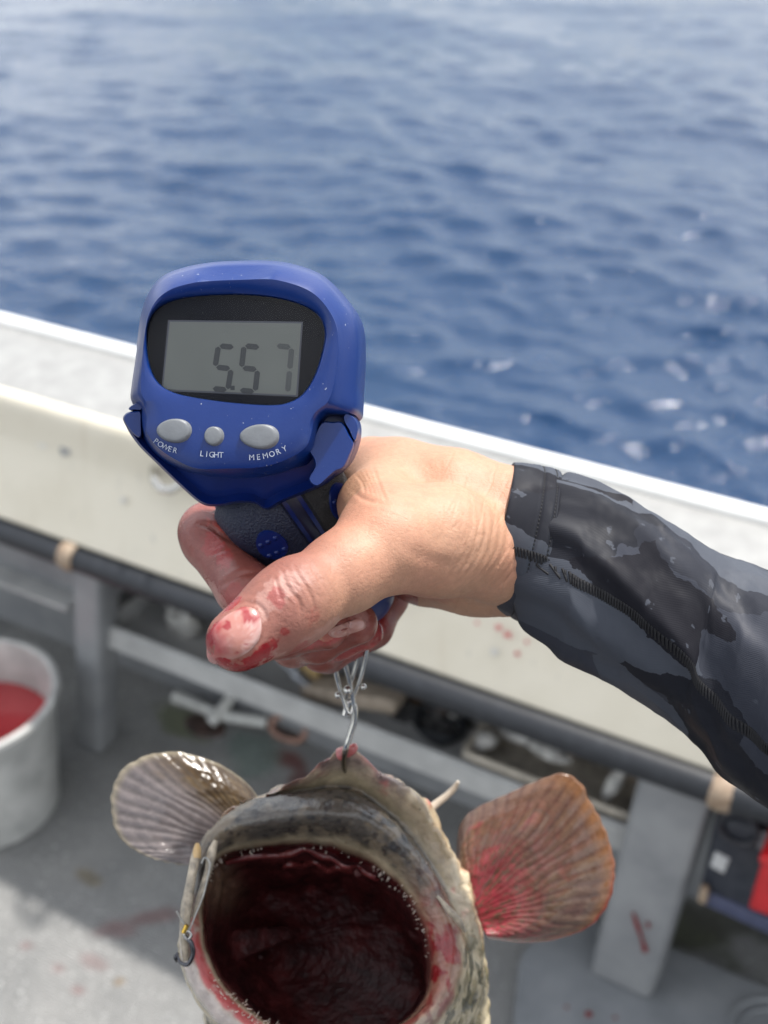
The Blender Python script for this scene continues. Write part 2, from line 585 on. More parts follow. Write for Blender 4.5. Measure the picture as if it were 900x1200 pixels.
M_GREYL = mat('light_grey_paint', (0.40, 0.40, 0.39), rough=0.5, var_scale=14.0, col2=(0.28, 0.28, 0.275), ramp=(0.4, 0.75), bump=0.12, bump_scale=60)
M_PIPE = mat('black_rubber_hose', (0.010, 0.012, 0.016), rough=0.5, var_scale=60.0, col2=(0.025, 0.028, 0.034), ramp=(0.5, 0.8), bump=0.15, bump_scale=150)
M_TAN = mat('weathered_tape', (0.32, 0.25, 0.18), rough=0.6, var_scale=70.0, col2=(0.20, 0.13, 0.08))
M_CHROME = mat('worn_stainless', (0.62, 0.60, 0.56), rough=0.22, metal=1.0, var=0.35, var_scale=120, rough_var=0.12)

G = empty('gunwale')
tag(G, 'boat side with speckled grey cap, cream inner panel, black hose and grey posts', 'gunwale')
EL, ER = -4.2, 2.2
sweep('cap', [(1.222, 0.700), (1.222, 0.738), (1.30, 0.741), (1.418, 0.741), (1.418, 0.70)], EL, ER, M_CAP, G, nseg=40)
sweep('rim', [(1.4185, 0.69), (1.4185, 0.748), (1.424, 0.754), (1.438, 0.754), (1.445, 0.748), (1.445, 0.62), (1.4185, 0.62)], EL, ER, M_WHITE, G)
prof = catmull([(1.2215, 0.7385), (1.213, 0.747), (1.199, 0.744), (1.190, 0.730), (1.184, 0.700), (1.1795, 0.679), (1.1755, 0.668)], 5, False).tolist()
prof += catmull([(1.170, 0.655), (1.145, 0.610), (1.121, 0.568), (1.116, 0.559), (1.120, 0.552), (1.130, 0.553)], 5, False).tolist()
prof += [(1.150, 0.580), (1.190, 0.660), (1.2215, 0.705)]
sweep('coaming_panel', prof, EL, ER, M_CREAM, G, nseg=60)
sweep('hull_wall', [(1.40, -2.1), (1.40, 0.6195), (1.445, 0.6195), (1.445, 0.30), (1.42, -2.1)], EL, ER, M_GREYP, G)
# long black hose clipped under the panel
hose = tube('hose', [B(e, 1.112 + 0.003 * math.sin(e * 3), 0.533 + 0.003 * math.sin(e * 2.1 + 1)) for e in np.linspace(EL, ER, 40)], 0.0215, M_PIPE, G, 20, sub=2)
for px, py in ((76, 641), (846, 927)):
    e0, _, _ = on_n(px, py, 1.10)
    o = tube('clamp', [B(e0 - 0.014, 1.112, 0.533), B(e0 - 0.004, 1.112, 0.533), B(e0 + 0.004, 1.112, 0.533), B(e0 + 0.014, 1.112, 0.533)], [0.0235, 0.026, 0.0255, 0.0235], M_TAN, hose, 20, sub=3)

def post(top, bot, w, material, depth=0.07):
    """leaning upright: (e,n,z) of its inboard face centre at top and bottom"""
    c = []
    for (e, n, z) in (bot, top):
        c += [B(e - w / 2, n, z), B(e + w / 2, n, z), B(e + w / 2, n + depth, z), B(e - w / 2, n + depth, z)]
    return box_hull('post', c, material, G, 0.012, 3)

tp = on_n(103, 660, 1.145); bt = on_z(112, 872, 0.0)
post((tp[0], 1.145, 0.55), (bt[0], 1.165, 0.0), 0.062, M_GREYP, 0.06)
tp = on_n(790, 938, 1.145); bt = on_z(722, 1150, 0.0)
P_R = post((tp[0], 1.145, 0.53), (bt[0] + 0.01, 1.155, 0.02), 0.100, M_GREYP, 0.08)
# drips of blood on the right post are thin raised runs
M_BLOOD = mat('dried_blood', (0.20, 0.015, 0.015), rough=0.25, var=0.4, var_scale=200)
def drip(pts, r, n=1.1495, parent=P_R):
    q = [B(*on_n(x, y, n - 0.001)) for x, y in pts]
    tube('blood_drip', q, r, M_BLOOD, parent, 8)
drip([(742, 1070), (747, 1085), (752, 1100), (756, 1114)], [0.002, 0.0035, 0.002, 0.0045], 1.150)
drip([(759, 1082), (760, 1086)], [0.003, 0.003], 1.150)

# shelf tray under the overhang
e_l = on_n(127, 730, 1.19)[0]; e_r = on_n(812, 985, 1.19)[0]
TR = sweep('tray', [(1.180, 0.285), (1.180, 0.330), (1.186, 0.334), (1.194, 0.330), (1.194, 0.297), (1.395, 0.297), (1.395, 0.285)], e_l, e_r, M_GREYL, G, nseg=8)
boxB('tray_end', e_l - 0.008, e_l - 0.0005, 1.181, 1.394, 0.286, 0.336, M_GREYL, G, 0.003)
# inner side panel left of the post, with a ledge
boxB('side_panel', EL, tp[0] * 0 + on_n(86, 690, 1.20)[0], 1.23, 1.25, 0.33, 0.62, M_GREYP, G, 0.004)
boxB('ledge', EL, on_n(84, 720, 1.2)[0], 1.19, 1.399, 0.318, 0.3295, M_GREYL, G, 0.003)
# U-shaped chrome rope eye on the cream lip
q = [B(*on_n(x, y, n)) for x, y, n in ((180, 548, 1.190), (181, 562, 1.150), (190, 573, 1.138), (204, 573, 1.138), (214, 563, 1.150), (216, 548, 1.190))]
tube('rope_eye', q, 0.0065, M_CHROME, G, 12)
M_SCUFF = mat('dark_scuff', (0.13, 0.14, 0.15), rough=0.6, var_scale=90, col2=(0.4, 0.38, 0.34))
M_ORG = mat('brown_stain', (0.45, 0.33, 0.2), rough=0.6, var_scale=90, col2=(0.6, 0.5, 0.38))
def patch(px, py, n, w, h, material, parent=G, seed=0, off=0.0025):
    """thin uneven blot lying on the cream panel or lip"""
    rs = np.random.RandomState(seed)
    e0, n0, z0 = on_n(px, py, n)
    t = Vector((0, 0, 1)) * 0.83 + Vector((N * 0.55).tolist()); t.normalize()
    nrm = Vector((E).tolist()).cross(t); nrm.normalize()
    if nrm.dot(Vector((N).tolist())) > 0: nrm = -nrm
    c = B(e0, n0, z0) + nrm * off
    V = [c + nrm * 0.0006]; k = 22
    for i in range(k):
        a = 2 * math.pi * i / k
        r = rs.uniform(0.55, 1.05)
        V.append(c + Vector(E.tolist()) * (w * r * math.cos(a)) + t * (h * r * math.sin(a)))
    F = [(0, 1 + i, 1 + (i + 1) % k) for i in range(k)]
    return mesh_obj('stain', V, F, material, parent)
M_BLOODSP = mat('blood_spots', (0.50, 0.12, 0.11), rough=0.4, var=0.3, var_scale=200)
M_FAINT = mat('faint_grime', (0.46, 0.44, 0.40), rough=0.55, var_scale=120, col2=(0.6, 0.57, 0.5))
patch(78, 528, 1.183, 0.014, 0.012, M_SCUFF, seed=1, off=0.004); patch(52, 522, 1.183, 0.016, 0.005, M_FAINT, seed=2, off=0.004)
patch(145, 586, 1.158, 0.007, 0.007, M_FAINT, seed=8, off=0.0015)
for i, (x, y, w) in enumerate(((585, 735, 0.006), (596, 744, 0.007), (607, 766, 0.005), (580, 764, 0.008), (618, 752, 0.004), (560, 730, 0.004))):
    e0 = on_n(x, y, 1.14)
    patch(x, y, 1.1365 + 0.04 * (e0[2] - 0.59) / 0.09 * 0.6, w, w * 0.8, M_BLOODSP if i != 3 else M_FAINT, seed=10 + i, off=0.003)

# ================================================================== THE WEIGHING SCALE
M_BLUE = mat('blue_plastic', (0.002, 0.021, 0.132), rough=0.33, spec=0.4, var_scale=160, col2=(0.004, 0.025, 0.140), ramp=(0.3, 0.8), bump=0.03, bump_scale=900, rough_var=0.08)
M_BLUED = mat('deep_blue_plastic', (0.003, 0.015, 0.115), rough=0.34, spec=0.4, var=0.15, var_scale=160)
M_RUBBER = mat('black_grip_rubber', (0.012, 0.0125, 0.014), rough=0.6, var_scale=240, col2=(0.032, 0.032, 0.032), ramp=(0.45, 0.8), bump=0.5, bump_scale=1600)
M_BLACK = mat('black_bezel', (0.006, 0.007, 0.012), rough=0.6, spec=0.05, var=0.2, var_scale=300)
M_LCD = mat('lcd_grey', (0.185, 0.197, 0.180), rough=0.6, spec=0.05, var=0.08, var_scale=60)
M_SEG = mat('lcd_segments', (0.022, 0.027, 0.030), rough=0.5, var=0.1, var_scale=200)
M_SEGF = mat('lcd_segments_faint', (0.060, 0.067, 0.066), rough=0.5, var=0.1, var_scale=200)
M_BTN = mat('grey_button', (0.150, 0.160, 0.170), rough=0.42, var=0.12, var_scale=300, bump=0.05, bump_scale=900)
M_INK = mat('pale_lettering', (0.42, 0.46, 0.55), rough=0.5, var=0.35, var_scale=900)

M_RUBN = mat('navy_grip_rubber', (0.006, 0.010, 0.032), rough=0.5, var_scale=240, col2=(0.016, 0.020, 0.040), ramp=(0.45, 0.8), bump=0.5, bump_scale=1200)
M_BLACKB = mat('dark_channel', (0.008, 0.011, 0.035), rough=0.4, var=0.2, var_scale=200)
def chips(m, colr, scale, lo_, hi_, scale2=60):
    """salt specks and pale knocks in the plastic"""
    nt = m.node_tree; bs = nt.nodes['Principled BSDF']
    tc = nd(nt, 'ShaderNodeTexCoord')
    a = nd(nt, 'ShaderNodeTexNoise'); a.inputs['Scale'].default_value = scale; a.inputs['Detail'].default_value = 2
    b = nd(nt, 'ShaderNodeTexNoise'); b.inputs['Scale'].default_value = scale2; b.inputs['Detail'].default_value = 3
    for n_ in (a, b): nt.links.new(tc.outputs['Object'], n_.inputs['Vector'])
    ad = nd(nt, 'ShaderNodeMath', operation='MULTIPLY_ADD'); ad.inputs[1].default_value = 0.35
    nt.links.new(b.outputs[0], ad.inputs[0]); nt.links.new(a.outputs[0], ad.inputs[2])
    rp = nd(nt, 'ShaderNodeValToRGB'); rp.color_ramp.elements[0].position = lo_; rp.color_ramp.elements[1].position = hi_
    nt.links.new(ad.outputs[0], rp.inputs[0])
    mx = nd(nt, 'ShaderNodeMix', data_type='RGBA'); mx.inputs[7].default_value = (*colr, 1)
    nt.links.new(rp.outputs[0], mx.inputs[0])
    nt.links.new(bs.inputs['Base Color'].links[0].from_socket, mx.inputs[6]); nt.links.new(mx.outputs[2], bs.inputs['Base Color'])
chips(M_BLUE, (0.28, 0.30, 0.36), 950, 0.91, 0.96)
chips(M_BTN, (0.07, 0.07, 0.07), 900, 0.90, 0.97)
chips(M_BLACK, (0.20, 0.20, 0.20), 1300, 0.92, 0.97)
chips(M_LCD, (0.27, 0.28, 0.27), 900, 0.90, 0.97)
SCALE = empty('fish_scale')
tag(SCALE, 'blue handheld digital fish scale with grey display gripped in the fist', 'fish scale')

S_OUT = [(161, 420), (163, 400), (168, 366), (178, 341), (193, 325), (215, 316), (245, 310), (275, 308), (318, 308), (347, 313), (371, 322), (386, 333), (400, 349), (413, 368), (419, 388), (420, 420), (418, 455), (416, 483), (402, 486), (385, 485), (375, 493), (371, 510), (365, 529), (344, 545), (310, 555), (270, 557), (230, 552), (200, 540), (181, 526), (169, 508), (166, 490), (166, 477), (156, 467), (156, 455)]
R_OUT = [(166, 420), (168, 400), (173, 372), (183, 351), (199, 338), (220, 331), (248, 326), (276, 324), (312, 324), (338, 329), (358, 336), (373, 346), (386, 362), (395, 380), (398, 400), (397, 425), (393, 455), (387, 472), (379, 479), (372, 485), (367, 495), (364, 510), (358, 524), (339, 537), (308, 547), (270, 549), (231, 549), (203, 537), (184, 523), (172, 506), (172, 490), (170, 477), (163, 463), (163, 448)]
W_OUT = [(171, 395), (174, 375), (184, 361), (205, 351), (240, 346), (285, 345), (325, 349), (356, 358), (374, 370), (381, 387), (379, 408), (370, 438), (357, 460), (341, 471), (318, 475), (270, 472), (222, 465), (196, 457), (181, 443), (173, 420)]
FC = (285, 435)
FD = 0.3850        # depth of the face
def lerp_outline(a, b, t, d, n=200, push=0.0):
    A = ang_resample(catmull(lift(a, d), 6), FC, n); Bq = ang_resample(catmull(lift(b, d), 6), FC, n)
    return A * (1 - t) + Bq * t
def rows_to_mesh(name, rows, material, parent, cap_first=False, cap_last=False, sharp=38):
    rows = np.array(rows); n = rows.shape[1]
    F = grid_faces(len(rows), n)
    if cap_first: F.append(tuple(range(n))[::-1])
    if cap_last: F.append(tuple((len(rows) - 1) * n + i for i in range(n)))
    return fix_normals(mesh_obj(name, cam2world(pxd(rows.reshape(-1, 3))), F, material, parent, True, sharp))

def outl(poly, d, t=None, other=None, s=1.0, sh=(0, 0)):
    A = ang_resample(catmull(lift(poly, d), 6), FC, 220)
    if other is not None:
        Bq = ang_resample(catmull(lift(other, d), 6), FC, 220)
        A = A * (1 - t) + Bq * t
    A[:, 0] = (A[:, 0] - FC[0]) * s + FC[0] + sh[0]
    A[:, 1] = (A[:, 1] - FC[1]) * s + FC[1] + sh[1]
    return A
# hollow of the window, hooded top, crowned face, chamfer, side wall, back
hood = lambda A: A
rows = []
w0 = outl(W_OUT, FD + 0.0030, s=0.99); rows.append(w0)
rows.append(outl(W_OUT, FD + 0.0006, s=1.0))
r1 = outl(W_OUT, FD - 0.0002, s=1.012); rows.append(r1)
# face between window and rim: bulges a little; the top brow stands forward
for t in (0.25, 0.6, 0.9):
    A = outl(W_OUT, FD, t, R_OUT)
    top = sstep(400, 330, A[:, 1])
    A[:, 2] -= 0.0012 * math.sin(math.pi * t * 0.8) + 0.0022 * top * t
    rows.append(A)
A = outl(R_OUT, FD); A[:, 2] -= 0.0022 * sstep(400, 330, A[:, 1]); rows.append(A)
A = outl(R_OUT, FD + 0.0012, 0.22, S_OUT); A[:, 2] -= 0.0018 * sstep(400, 330, A[:, 1]); rows.append(A)
A = outl(R_OUT, FD + 0.0065, 0.82, S_OUT); A[:, 2] -= 0.0015 * sstep(400, 330, A[:, 1]); rows.append(A)
A = outl(S_OUT, FD + 0.0090); rows.append(A)
A = outl(S_OUT, FD + 0.0160, s=1.022, sh=(0.5, 0.5)); rows.append(A)
A = outl(S_OUT, FD + 0.0230, s=1.035, sh=(4, 6)); A[:, 1] = np.minimum(A[:, 1], 548); rows.append(A)
A = outl(S_OUT, FD + 0.0300, s=0.96, sh=(8, 8)); A[:, 1] = np.minimum(A[:, 1], 540); rows.append(A)
A = outl(S_OUT, FD + 0.0350, s=0.75, sh=(12, 6)); rows.append(A)
# scoop pressed into the middle of the brow
for A, dy_, dd_ in ((rows[5], 2.0, 0.0), (rows[6], 7.0, 0.0), (rows[7], 10.0, 0.0002), (rows[8], 1.5, 0.0006)):
    g = np.clip(1 - ((A[:, 0] - 276) / 46.0) ** 2, 0, 1) * (A[:, 1] < 400)
    A[:, 1] += dy_ * g
    A[:, 2] += dd_ * g
HOUS = rows_to_mesh('housing', rows, M_BLUE, SCALE, cap_last=True, sharp=32)
HB = BVHTree.FromObject(HOUS, bpy.context.evaluated_depsgraph_get())
def on_housing(px, py, off=0.0006):
    o = Vector((0, 0, CAMZ)); d = Vector(ray(px, py).tolist()).normalized()
    h = HB.ray_cast(o, d)
    return h[0] - d * off
# black bezel plate, display, digits, clear pane
bez = rows_to_mesh('bezel', [outl(W_OUT, FD + 0.0032, s=0.3), outl(W_OUT, FD + 0.0032, s=0.6), outl(W_OUT, FD + 0.0032, s=1.01)], M_BLACK, SCALE, cap_first=True)
LCD = [(199, 377), (353, 379), (347, 463), (191, 456)]
def flat_poly(name, polys, d, material, parent, thick=0.0003):
    V, F = [], []
    for p in polys:
        k = len(p); b = len(V)
        V += [tuple(W(x, y, d)) for x, y in p] + [tuple(W(x, y, d + thick)) for x, y in p]
        F.append(tuple(b + i for i in range(k)))
        F.append(tuple(b + k + i for i in range(k))[::-1])
        for i in range(k):
            j = (i + 1) % k
            F.append((b + i, b + k + i, b + k + j, b + j))
    return fix_normals(mesh_obj(name, V, F, material, parent, False))
flat_poly('display_frame', [[(197, 375), (355, 377), (349, 465), (189, 458)]], FD + 0.0030, mat('display_edge', (0.05, 0.055, 0.075), 0.35), SCALE)
disp = flat_poly('display', [LCD], FD + 0.0026, M_LCD, SCALE)
def digit(ch, x0, x1, y0, y1, lean, d, material):
    """seven-segment digit between x0..x1 (at its foot) and y0 (top)..y1"""
    segs = {'5': 'afgcd', '7': 'afbc'}[ch]
    w, h = x1 - x0, y1 - y0
    th = 0.30 * w
    def P(u, v):      # u 0..1 right, v 0..1 down
        return (x0 + u * w + lean * (1 - v), y0 + v * h + 2.2 * u)
    a = th / w / 2; b = th / h / 2
    H = lambda v: [P(0.10, v), P(0.10 + a, v - b), P(0.9 - a, v - b), P(0.9, v), P(0.9 - a, v + b), P(0.10 + a, v + b)]
    Vv = lambda u, v0, v1: [P(u, v0 + 0.02), P(u + a, v0 + b), P(u + a, v1 - b), P(u, v1 - 0.02), P(u - a, v1 - b), P(u - a, v0 + b)]
    T = {'a': H(0.0), 'g': H(0.5), 'd': H(1.0), 'f': Vv(0.05, 0, 0.5), 'b': Vv(0.95, 0, 0.5), 'e': Vv(0.05, 0.5, 1), 'c': Vv(0.95, 0.5, 1)}
    pl = [T[s] for s in segs if not (ch == '7' and s == 'f')]
    return flat_poly('digit', pl, d, material, disp, 0.0001)
digit('5', 247, 268, 405, 455, 8, FD + 0.0024, M_SEG)
digit('5', 279, 300, 405, 457, 6, FD + 0.0024, M_SEG)
digit('7', 317, 338, 405, 458, 5, FD + 0.0024, M_SEGF)
flat_poly('decimal_point', [[(270, 452), (275, 452), (275, 457), (270, 457)]], FD + 0.0024, M_SEG, disp, 0.0001)
# clear pane
M_PANE = bpy.data.materials.new('clear_pane'); M_PANE.use_nodes = True
nt = M_PANE.node_tree; nt.nodes.clear()
o_ = nd(nt, 'ShaderNodeOutputMaterial'); tr = nd(nt, 'ShaderNodeBsdfTransparent'); gl = nd(nt, 'ShaderNodeBsdfGlossy'); fr = nd(nt, 'ShaderNodeFresnel'); ms = nd(nt, 'ShaderNodeMixShader')
fr.inputs[0].default_value = 1.24
no = nd(nt, 'ShaderNodeTexNoise'); no.inputs['Scale'].default_value = 90; no.inputs['Detail'].default_value = 3
mr = nd(nt, 'ShaderNodeMapRange'); mr.inputs['From Min'].default_value = 0.35; mr.inputs['From Max'].default_value = 0.8; mr.inputs['To Min'].default_value = 0.02; mr.inputs['To Max'].default_value = 0.09
tcn = nd(nt, 'ShaderNodeTexCoord')
nt.links.new(tcn.outputs['Object'], no.inputs['Vector']); nt.links.new(no.outputs[0], mr.inputs[0]); nt.links.new(mr.outputs[0], gl.inputs['Roughness'])
tr.inputs[0].default_value = (0.97, 0.97, 0.98, 1)
nt.links.new(fr.outputs[0], ms.inputs[0]); nt.links.new(tr.outputs[0], ms.inputs[1]); nt.links.new(gl.outputs[0], ms.inputs[2]); nt.links.new(ms.outputs[0], o_.inputs[0])
pn = outl(W_OUT, FD + 0.0012, s=0.3); pn2 = outl(W_OUT, FD + 0.0012, s=0.7); pn3 = outl(W_OUT, FD + 0.0012, s=0.999)
rows_to_mesh('window_pane', [pn, pn2, pn3], M_PANE, SCALE, cap_first=True)

# buttons, each a shallow dome leaning right
def button(c, rx, ry, h, egg=0.0, label=None):
    a = np.linspace(0, 2 * np.pi, 40, endpoint=False)
    rows = []
    for k, (s, z) in enumerate(((1.10, 0.0009), (1.08, -0.0004), (1.04, -0.45), (1.0, -0.8), (0.93, -0.95), (0.80, -1.0), (0.5, -1.03), (0.15, -1.04))):
        d = FD + (z if k < 2 else z * h)
        X = c[0] + rx * s * np.cos(a) + (5.0 if k < 2 else 5.0 * (1 + z) * 0.9)
        Y = c[1] + ry * s * np.sin(a) * (1 + egg * np.cos(a)) + (1.5 if k < 2 else 1.5 * (1 + z))
        rows.append(np.stack([X, Y, np.full(40, d)], -1))
    o = rows_to_mesh('button', rows, M_BTN, SCALE, cap_last=True, sharp=60)
    if label: o['label'] = label
    return o
button((202, 504), 19.5, 13.5, 0.0026, 0.12, 'wide grey button above POWER')
button((249, 510.5), 10.5, 11.0, 0.0026, 0, 'small round grey button above LIGHT')
button((302, 511), 22, 14, 0.0026, 0.14, 'wide grey button above MEMORY')

# printed words
def glyphs(ch):
    cu = bpy.data.curves.new('glyph', 'FONT'); cu.body = ch; cu.size = 1.0; cu.resolution_u = 3
    ob = bpy.data.objects.new('glyph', cu); COL.objects.link(ob)
    dg = bpy.context.evaluated_depsgraph_get()
    me = ob.evaluated_get(dg).to_mesh()
    V = [(v.co.x, v.co.y) for v in me.vertices]; F = [tuple(p.vertices) for p in me.polygons]
    ob.evaluated_get(dg).to_mesh_clear()
    bpy.data.objects.remove(ob); bpy.data.curves.remove(cu)
    return V, F
def word(text, path, size, name='lettering'):
    """letters centred along a px path (list of points), sizes in px"""
    P = catmull(path, 12, False)
    seg = np.linalg.norm(np.diff(P, axis=0), axis=1); s = np.concatenate([[0], np.cumsum(seg)])
    V, F = [], []
    for i, ch in enumerate(text):
        t = s[-1] * (i + 0.5) / len(text)
        x, y = np.interp(t, s, P[:, 0]), np.interp(t, s, P[:, 1])
        x2, y2 = np.interp(min(t + 2, s[-1]), s, P[:, 0]), np.interp(min(t + 2, s[-1]), s, P[:, 1])
        x1, y1 = np.interp(max(t - 2, 0), s, P[:, 0]), np.interp(max(t - 2, 0), s, P[:, 1])
        a = math.atan2(y2 - y1, x2 - x1)
        gv, gf = glyphs(ch)
        xs = [v[0] for v in gv]; cx = (min(xs) + max(xs)) / 2
        b = len(V)
        for (u, v) in gv:
            lx, ly = (u - cx) * size * 0.95, -(v - 0.35) * size
            V.append(tuple(on_housing(x + lx * math.cos(a) - ly * math.sin(a), y + lx * math.sin(a) + ly * math.cos(a))))
        F += [tuple(b + i for i in f) for f in gf]
    return fix_normals(mesh_obj(name, V, F, M_INK, SCALE, False))
# the face stands slightly proud below the window: words sit on a shallow printed plate of the face
word('POWER', [(180.5, 515), (188, 520.5), (198, 525.5), (208.5, 528.5)], 9.2)
word('LIGHT', [(234, 531), (247, 532.5), (262, 533)], 9.5)
word('MEMORY', [(291, 536), (306, 535), (321, 531), (337, 524)], 9.5)

# collar: cup under the head, from which the grip leaves
C_OUT = [(146, 487), (149, 500), (163, 521), (183, 541), (211, 568), (236, 589), (255, 592), (278, 588), (298, 589), (313, 596), (332, 586), (360, 575), (379, 566), (388, 558), (398, 551), (410, 536), (418, 512), (417, 492), (405, 484), (350, 478), (285, 476), (220, 476), (165, 480)]
CC = (285, 520)
def coutl(poly, d, s=1.0, sh=(0, 0), n=220):
    A = ang_resample(catmull(lift(poly, d), 6), CC, n)
    A[:, 0] = (A[:, 0] - CC[0]) * s + CC[0] + sh[0]; A[:, 1] = (A[:, 1] - CC[1]) * s + CC[1] + sh[1]
    return A
rows = []
for s, d, sh in ((0.80, 0.4020, (0, -4)), (0.90, 0.4025, (0, -3)), (0.955, 0.4000, (0, -1)), (0.985, 0.3985, (0, 0)), (1.0, 0.3995, (0, 0)), (1.012, 0.4030, (0.5, 0.5)), (1.0, 0.4110, (3, 1.5)), (0.97, 0.4200, (9, 2)), (0.80, 0.4290, (14, 4))):
    A = coutl(C_OUT, d, s, sh)
    A[:, 2] += 0.010 * sstep(520, 600, A[:, 1])          # lower lip lies deeper than the ears
    rows.append(A)
rows_to_mesh('collar', rows, M_BLUED, SCALE, cap_first=True, cap_last=True, sharp=35)
def block(name, poly, d0, d1, material, parent, bev=1.5, sh=(2, 1), c=None):
    P = np.array(poly, float); c = P.mean(0)
    def off(b):
        v = P - c; l = np.linalg.norm(v, axis=1)[:, None]
        return c + v * (l - b) / l
    rows = []
    for b, d in ((bev, d0), (bev * 0.3, d0 + 0.0006), (0, d0 + 0.0016)):
        rows.append(np.concatenate([off(b), np.full((len(P), 1), d)], 1))
    rows.append(np.concatenate([P + np.array(sh), np.full((len(P), 1), d1)], 1))
    rows = np.array([catmull(r, 3) for r in rows])
    return rows_to_mesh(name, rows, material, parent, True, True, 30)
block('ear', [(377, 495), (390, 494.5), (401, 495), (409, 509), (414.5, 520), (410, 534), (403, 548), (393, 552.5), (383, 561), (371, 570), (362, 562), (369, 548), (367, 537), (362, 527), (368, 512)], 0.3925, 0.408, M_BLUE, SCALE)
block('ear', [(404, 485), (411, 486), (417.5, 493), (419.5, 504), (416, 517), (409, 504), (403, 493)], 0.3930, 0.406, M_BLUE, SCALE, 1.0)
block('ear', [(147, 485), (152, 482.5), (159, 482), (165, 482.5), (166, 496), (165, 512), (158, 510), (149, 500), (144.5, 491)], 0.3935, 0.404, M_BLUE, SCALE)
block('ear', [(151, 478), (156, 474), (161, 472), (166, 473), (166, 480), (158, 480.5), (152, 480.5)], 0.3945, 0.403, M_BLUE, SCALE, 0.8)

# grip
HN = 96
HAND_AX = [(303, 545, 0.4370, 66, .0150), (318, 565, 0.4350, 73, .0170), (334, 587, 0.4330, 72, .0175), (365, 630, 0.4450, 62, .0160), (395, 672, 0.4580, 53, .0145), (417, 702, 0.4670, 47, .0135)]
def handle_frame():
    C = np.array([pxd((a[0], a[1], a[2])) for a in HAND_AX])
    rad = np.array([(a[3] * a[2] / FPX, a[4]) for a in HAND_AX])
    Q = catmull(np.concatenate([C, rad], 1), 10, False)
    return Q
HQ = handle_frame()
HT = np.gradient(HQ[:, :3], axis=0); HT /= np.linalg.norm(HT, axis=1)[:, None]
_v = np.array([0, 0, 1.0])
HS = np.cross(HT, _v); HS /= np.linalg.norm(HS, axis=1)[:, None]
HS = np.where((HS[:, :1] < 0), -HS, HS)          # towards image right
HU = np.cross(HS, HT); HU = np.where((HU[:, 2:3] > 0), -HU, HU)    # towards the camera
def handle_pt(i, ang, off=0.0):
    i = np.asarray(i, float)
    g = lambda A: np.stack([np.interp(i, np.arange(len(A)), A[:, k]) for k in range(A.shape[1])], -1)
    c, s, u = g(HQ), g(HS), g(HU)
    ca, sa = np.cos(ang), np.sin(ang)
    e = 2.6
    den = (np.abs(ca) ** e + np.abs(sa) ** e) ** (1 / e)
    return c[..., :3] + s * ((c[..., 3] + off) * ca / den)[..., None] + u * ((c[..., 4] + off) * sa / den)[..., None]
def handle_mesh():
    n = len(HQ); a = np.linspace(0, 2 * np.pi, HN, endpoint=False)
    rows = []
    for i in range(n):
        rows.append(handle_pt(np.full(HN, float(i)), a, 0.0))
    # rounded lower end
    end = rows[-1]; c = end.mean(0)
    for k, (s, adv) in enumerate(((0.97, .0025), (0.88, .0055), (0.70, .0085), (0.40, .0105), (0.1, .0112))):
        rows.append(c + (end - c) * s + HT[-1] * adv)
    rows = np.array(rows); F = grid_faces(len(rows), HN)
    F.append(tuple(range(HN))[::-1]); F.append(tuple((len(rows) - 1) * HN + i for i in range(HN)))
    return fix_normals(mesh_obj('grip', cam2world(rows.reshape(-1, 3)), F, M_BLUED, SCALE, True, 50))
GRIP = handle_mesh()
def handle_pad(name, i0, i1, a0, a1, off, material, ni=30, na=24, edge=0.0008, shape=None):
    """raised skin on the grip over a patch of (station, angle)"""
    ii, aa = np.meshgrid(np.linspace(i0, i1, ni), np.linspace(a0, a1, na), indexing='ij')
    if shape: ii, aa = shape(ii, aa)
    top = handle_pt(ii, aa, off)
    u = np.linspace(0, 1, ni)[:, None]; v = np.linspace(0, 1, na)[None, :]
    lip = np.minimum(np.minimum(u, 1 - u) * (ni - 1), np.minimum(v, 1 - v) * (na - 1))
    low = handle_pt(ii, aa, -0.0006)
    k = np.clip(lip, 0, 1)[..., None]
    V = low * (1 - k) + top * k
    o = mesh_obj(name, cam2world(V.reshape(-1, 3)), grid_faces(ni, na, False), material, GRIP, True, 50)
    return fix_normals(o)
PI = math.pi
# rubber covers left and right of a blue channel down the front, and wraps the sides
handle_pad('grip_rubber', 9, 44, R(-20), R(74), 0.0016, M_RUBBER, 40, 40)
handle_pad('grip_rubber', 9, 44, R(90), R(185), 0.0016, M_RUBN, 40, 40)
handle_pad('grip_channel', 9, 40, R(75.5), R(88.5), 0.0004, M_BLACKB, 30, 6)
handle_pad('grip_rubber', 9, 44, R(-62), R(-24), 0.0016, M_RUBBER, 40, 20)
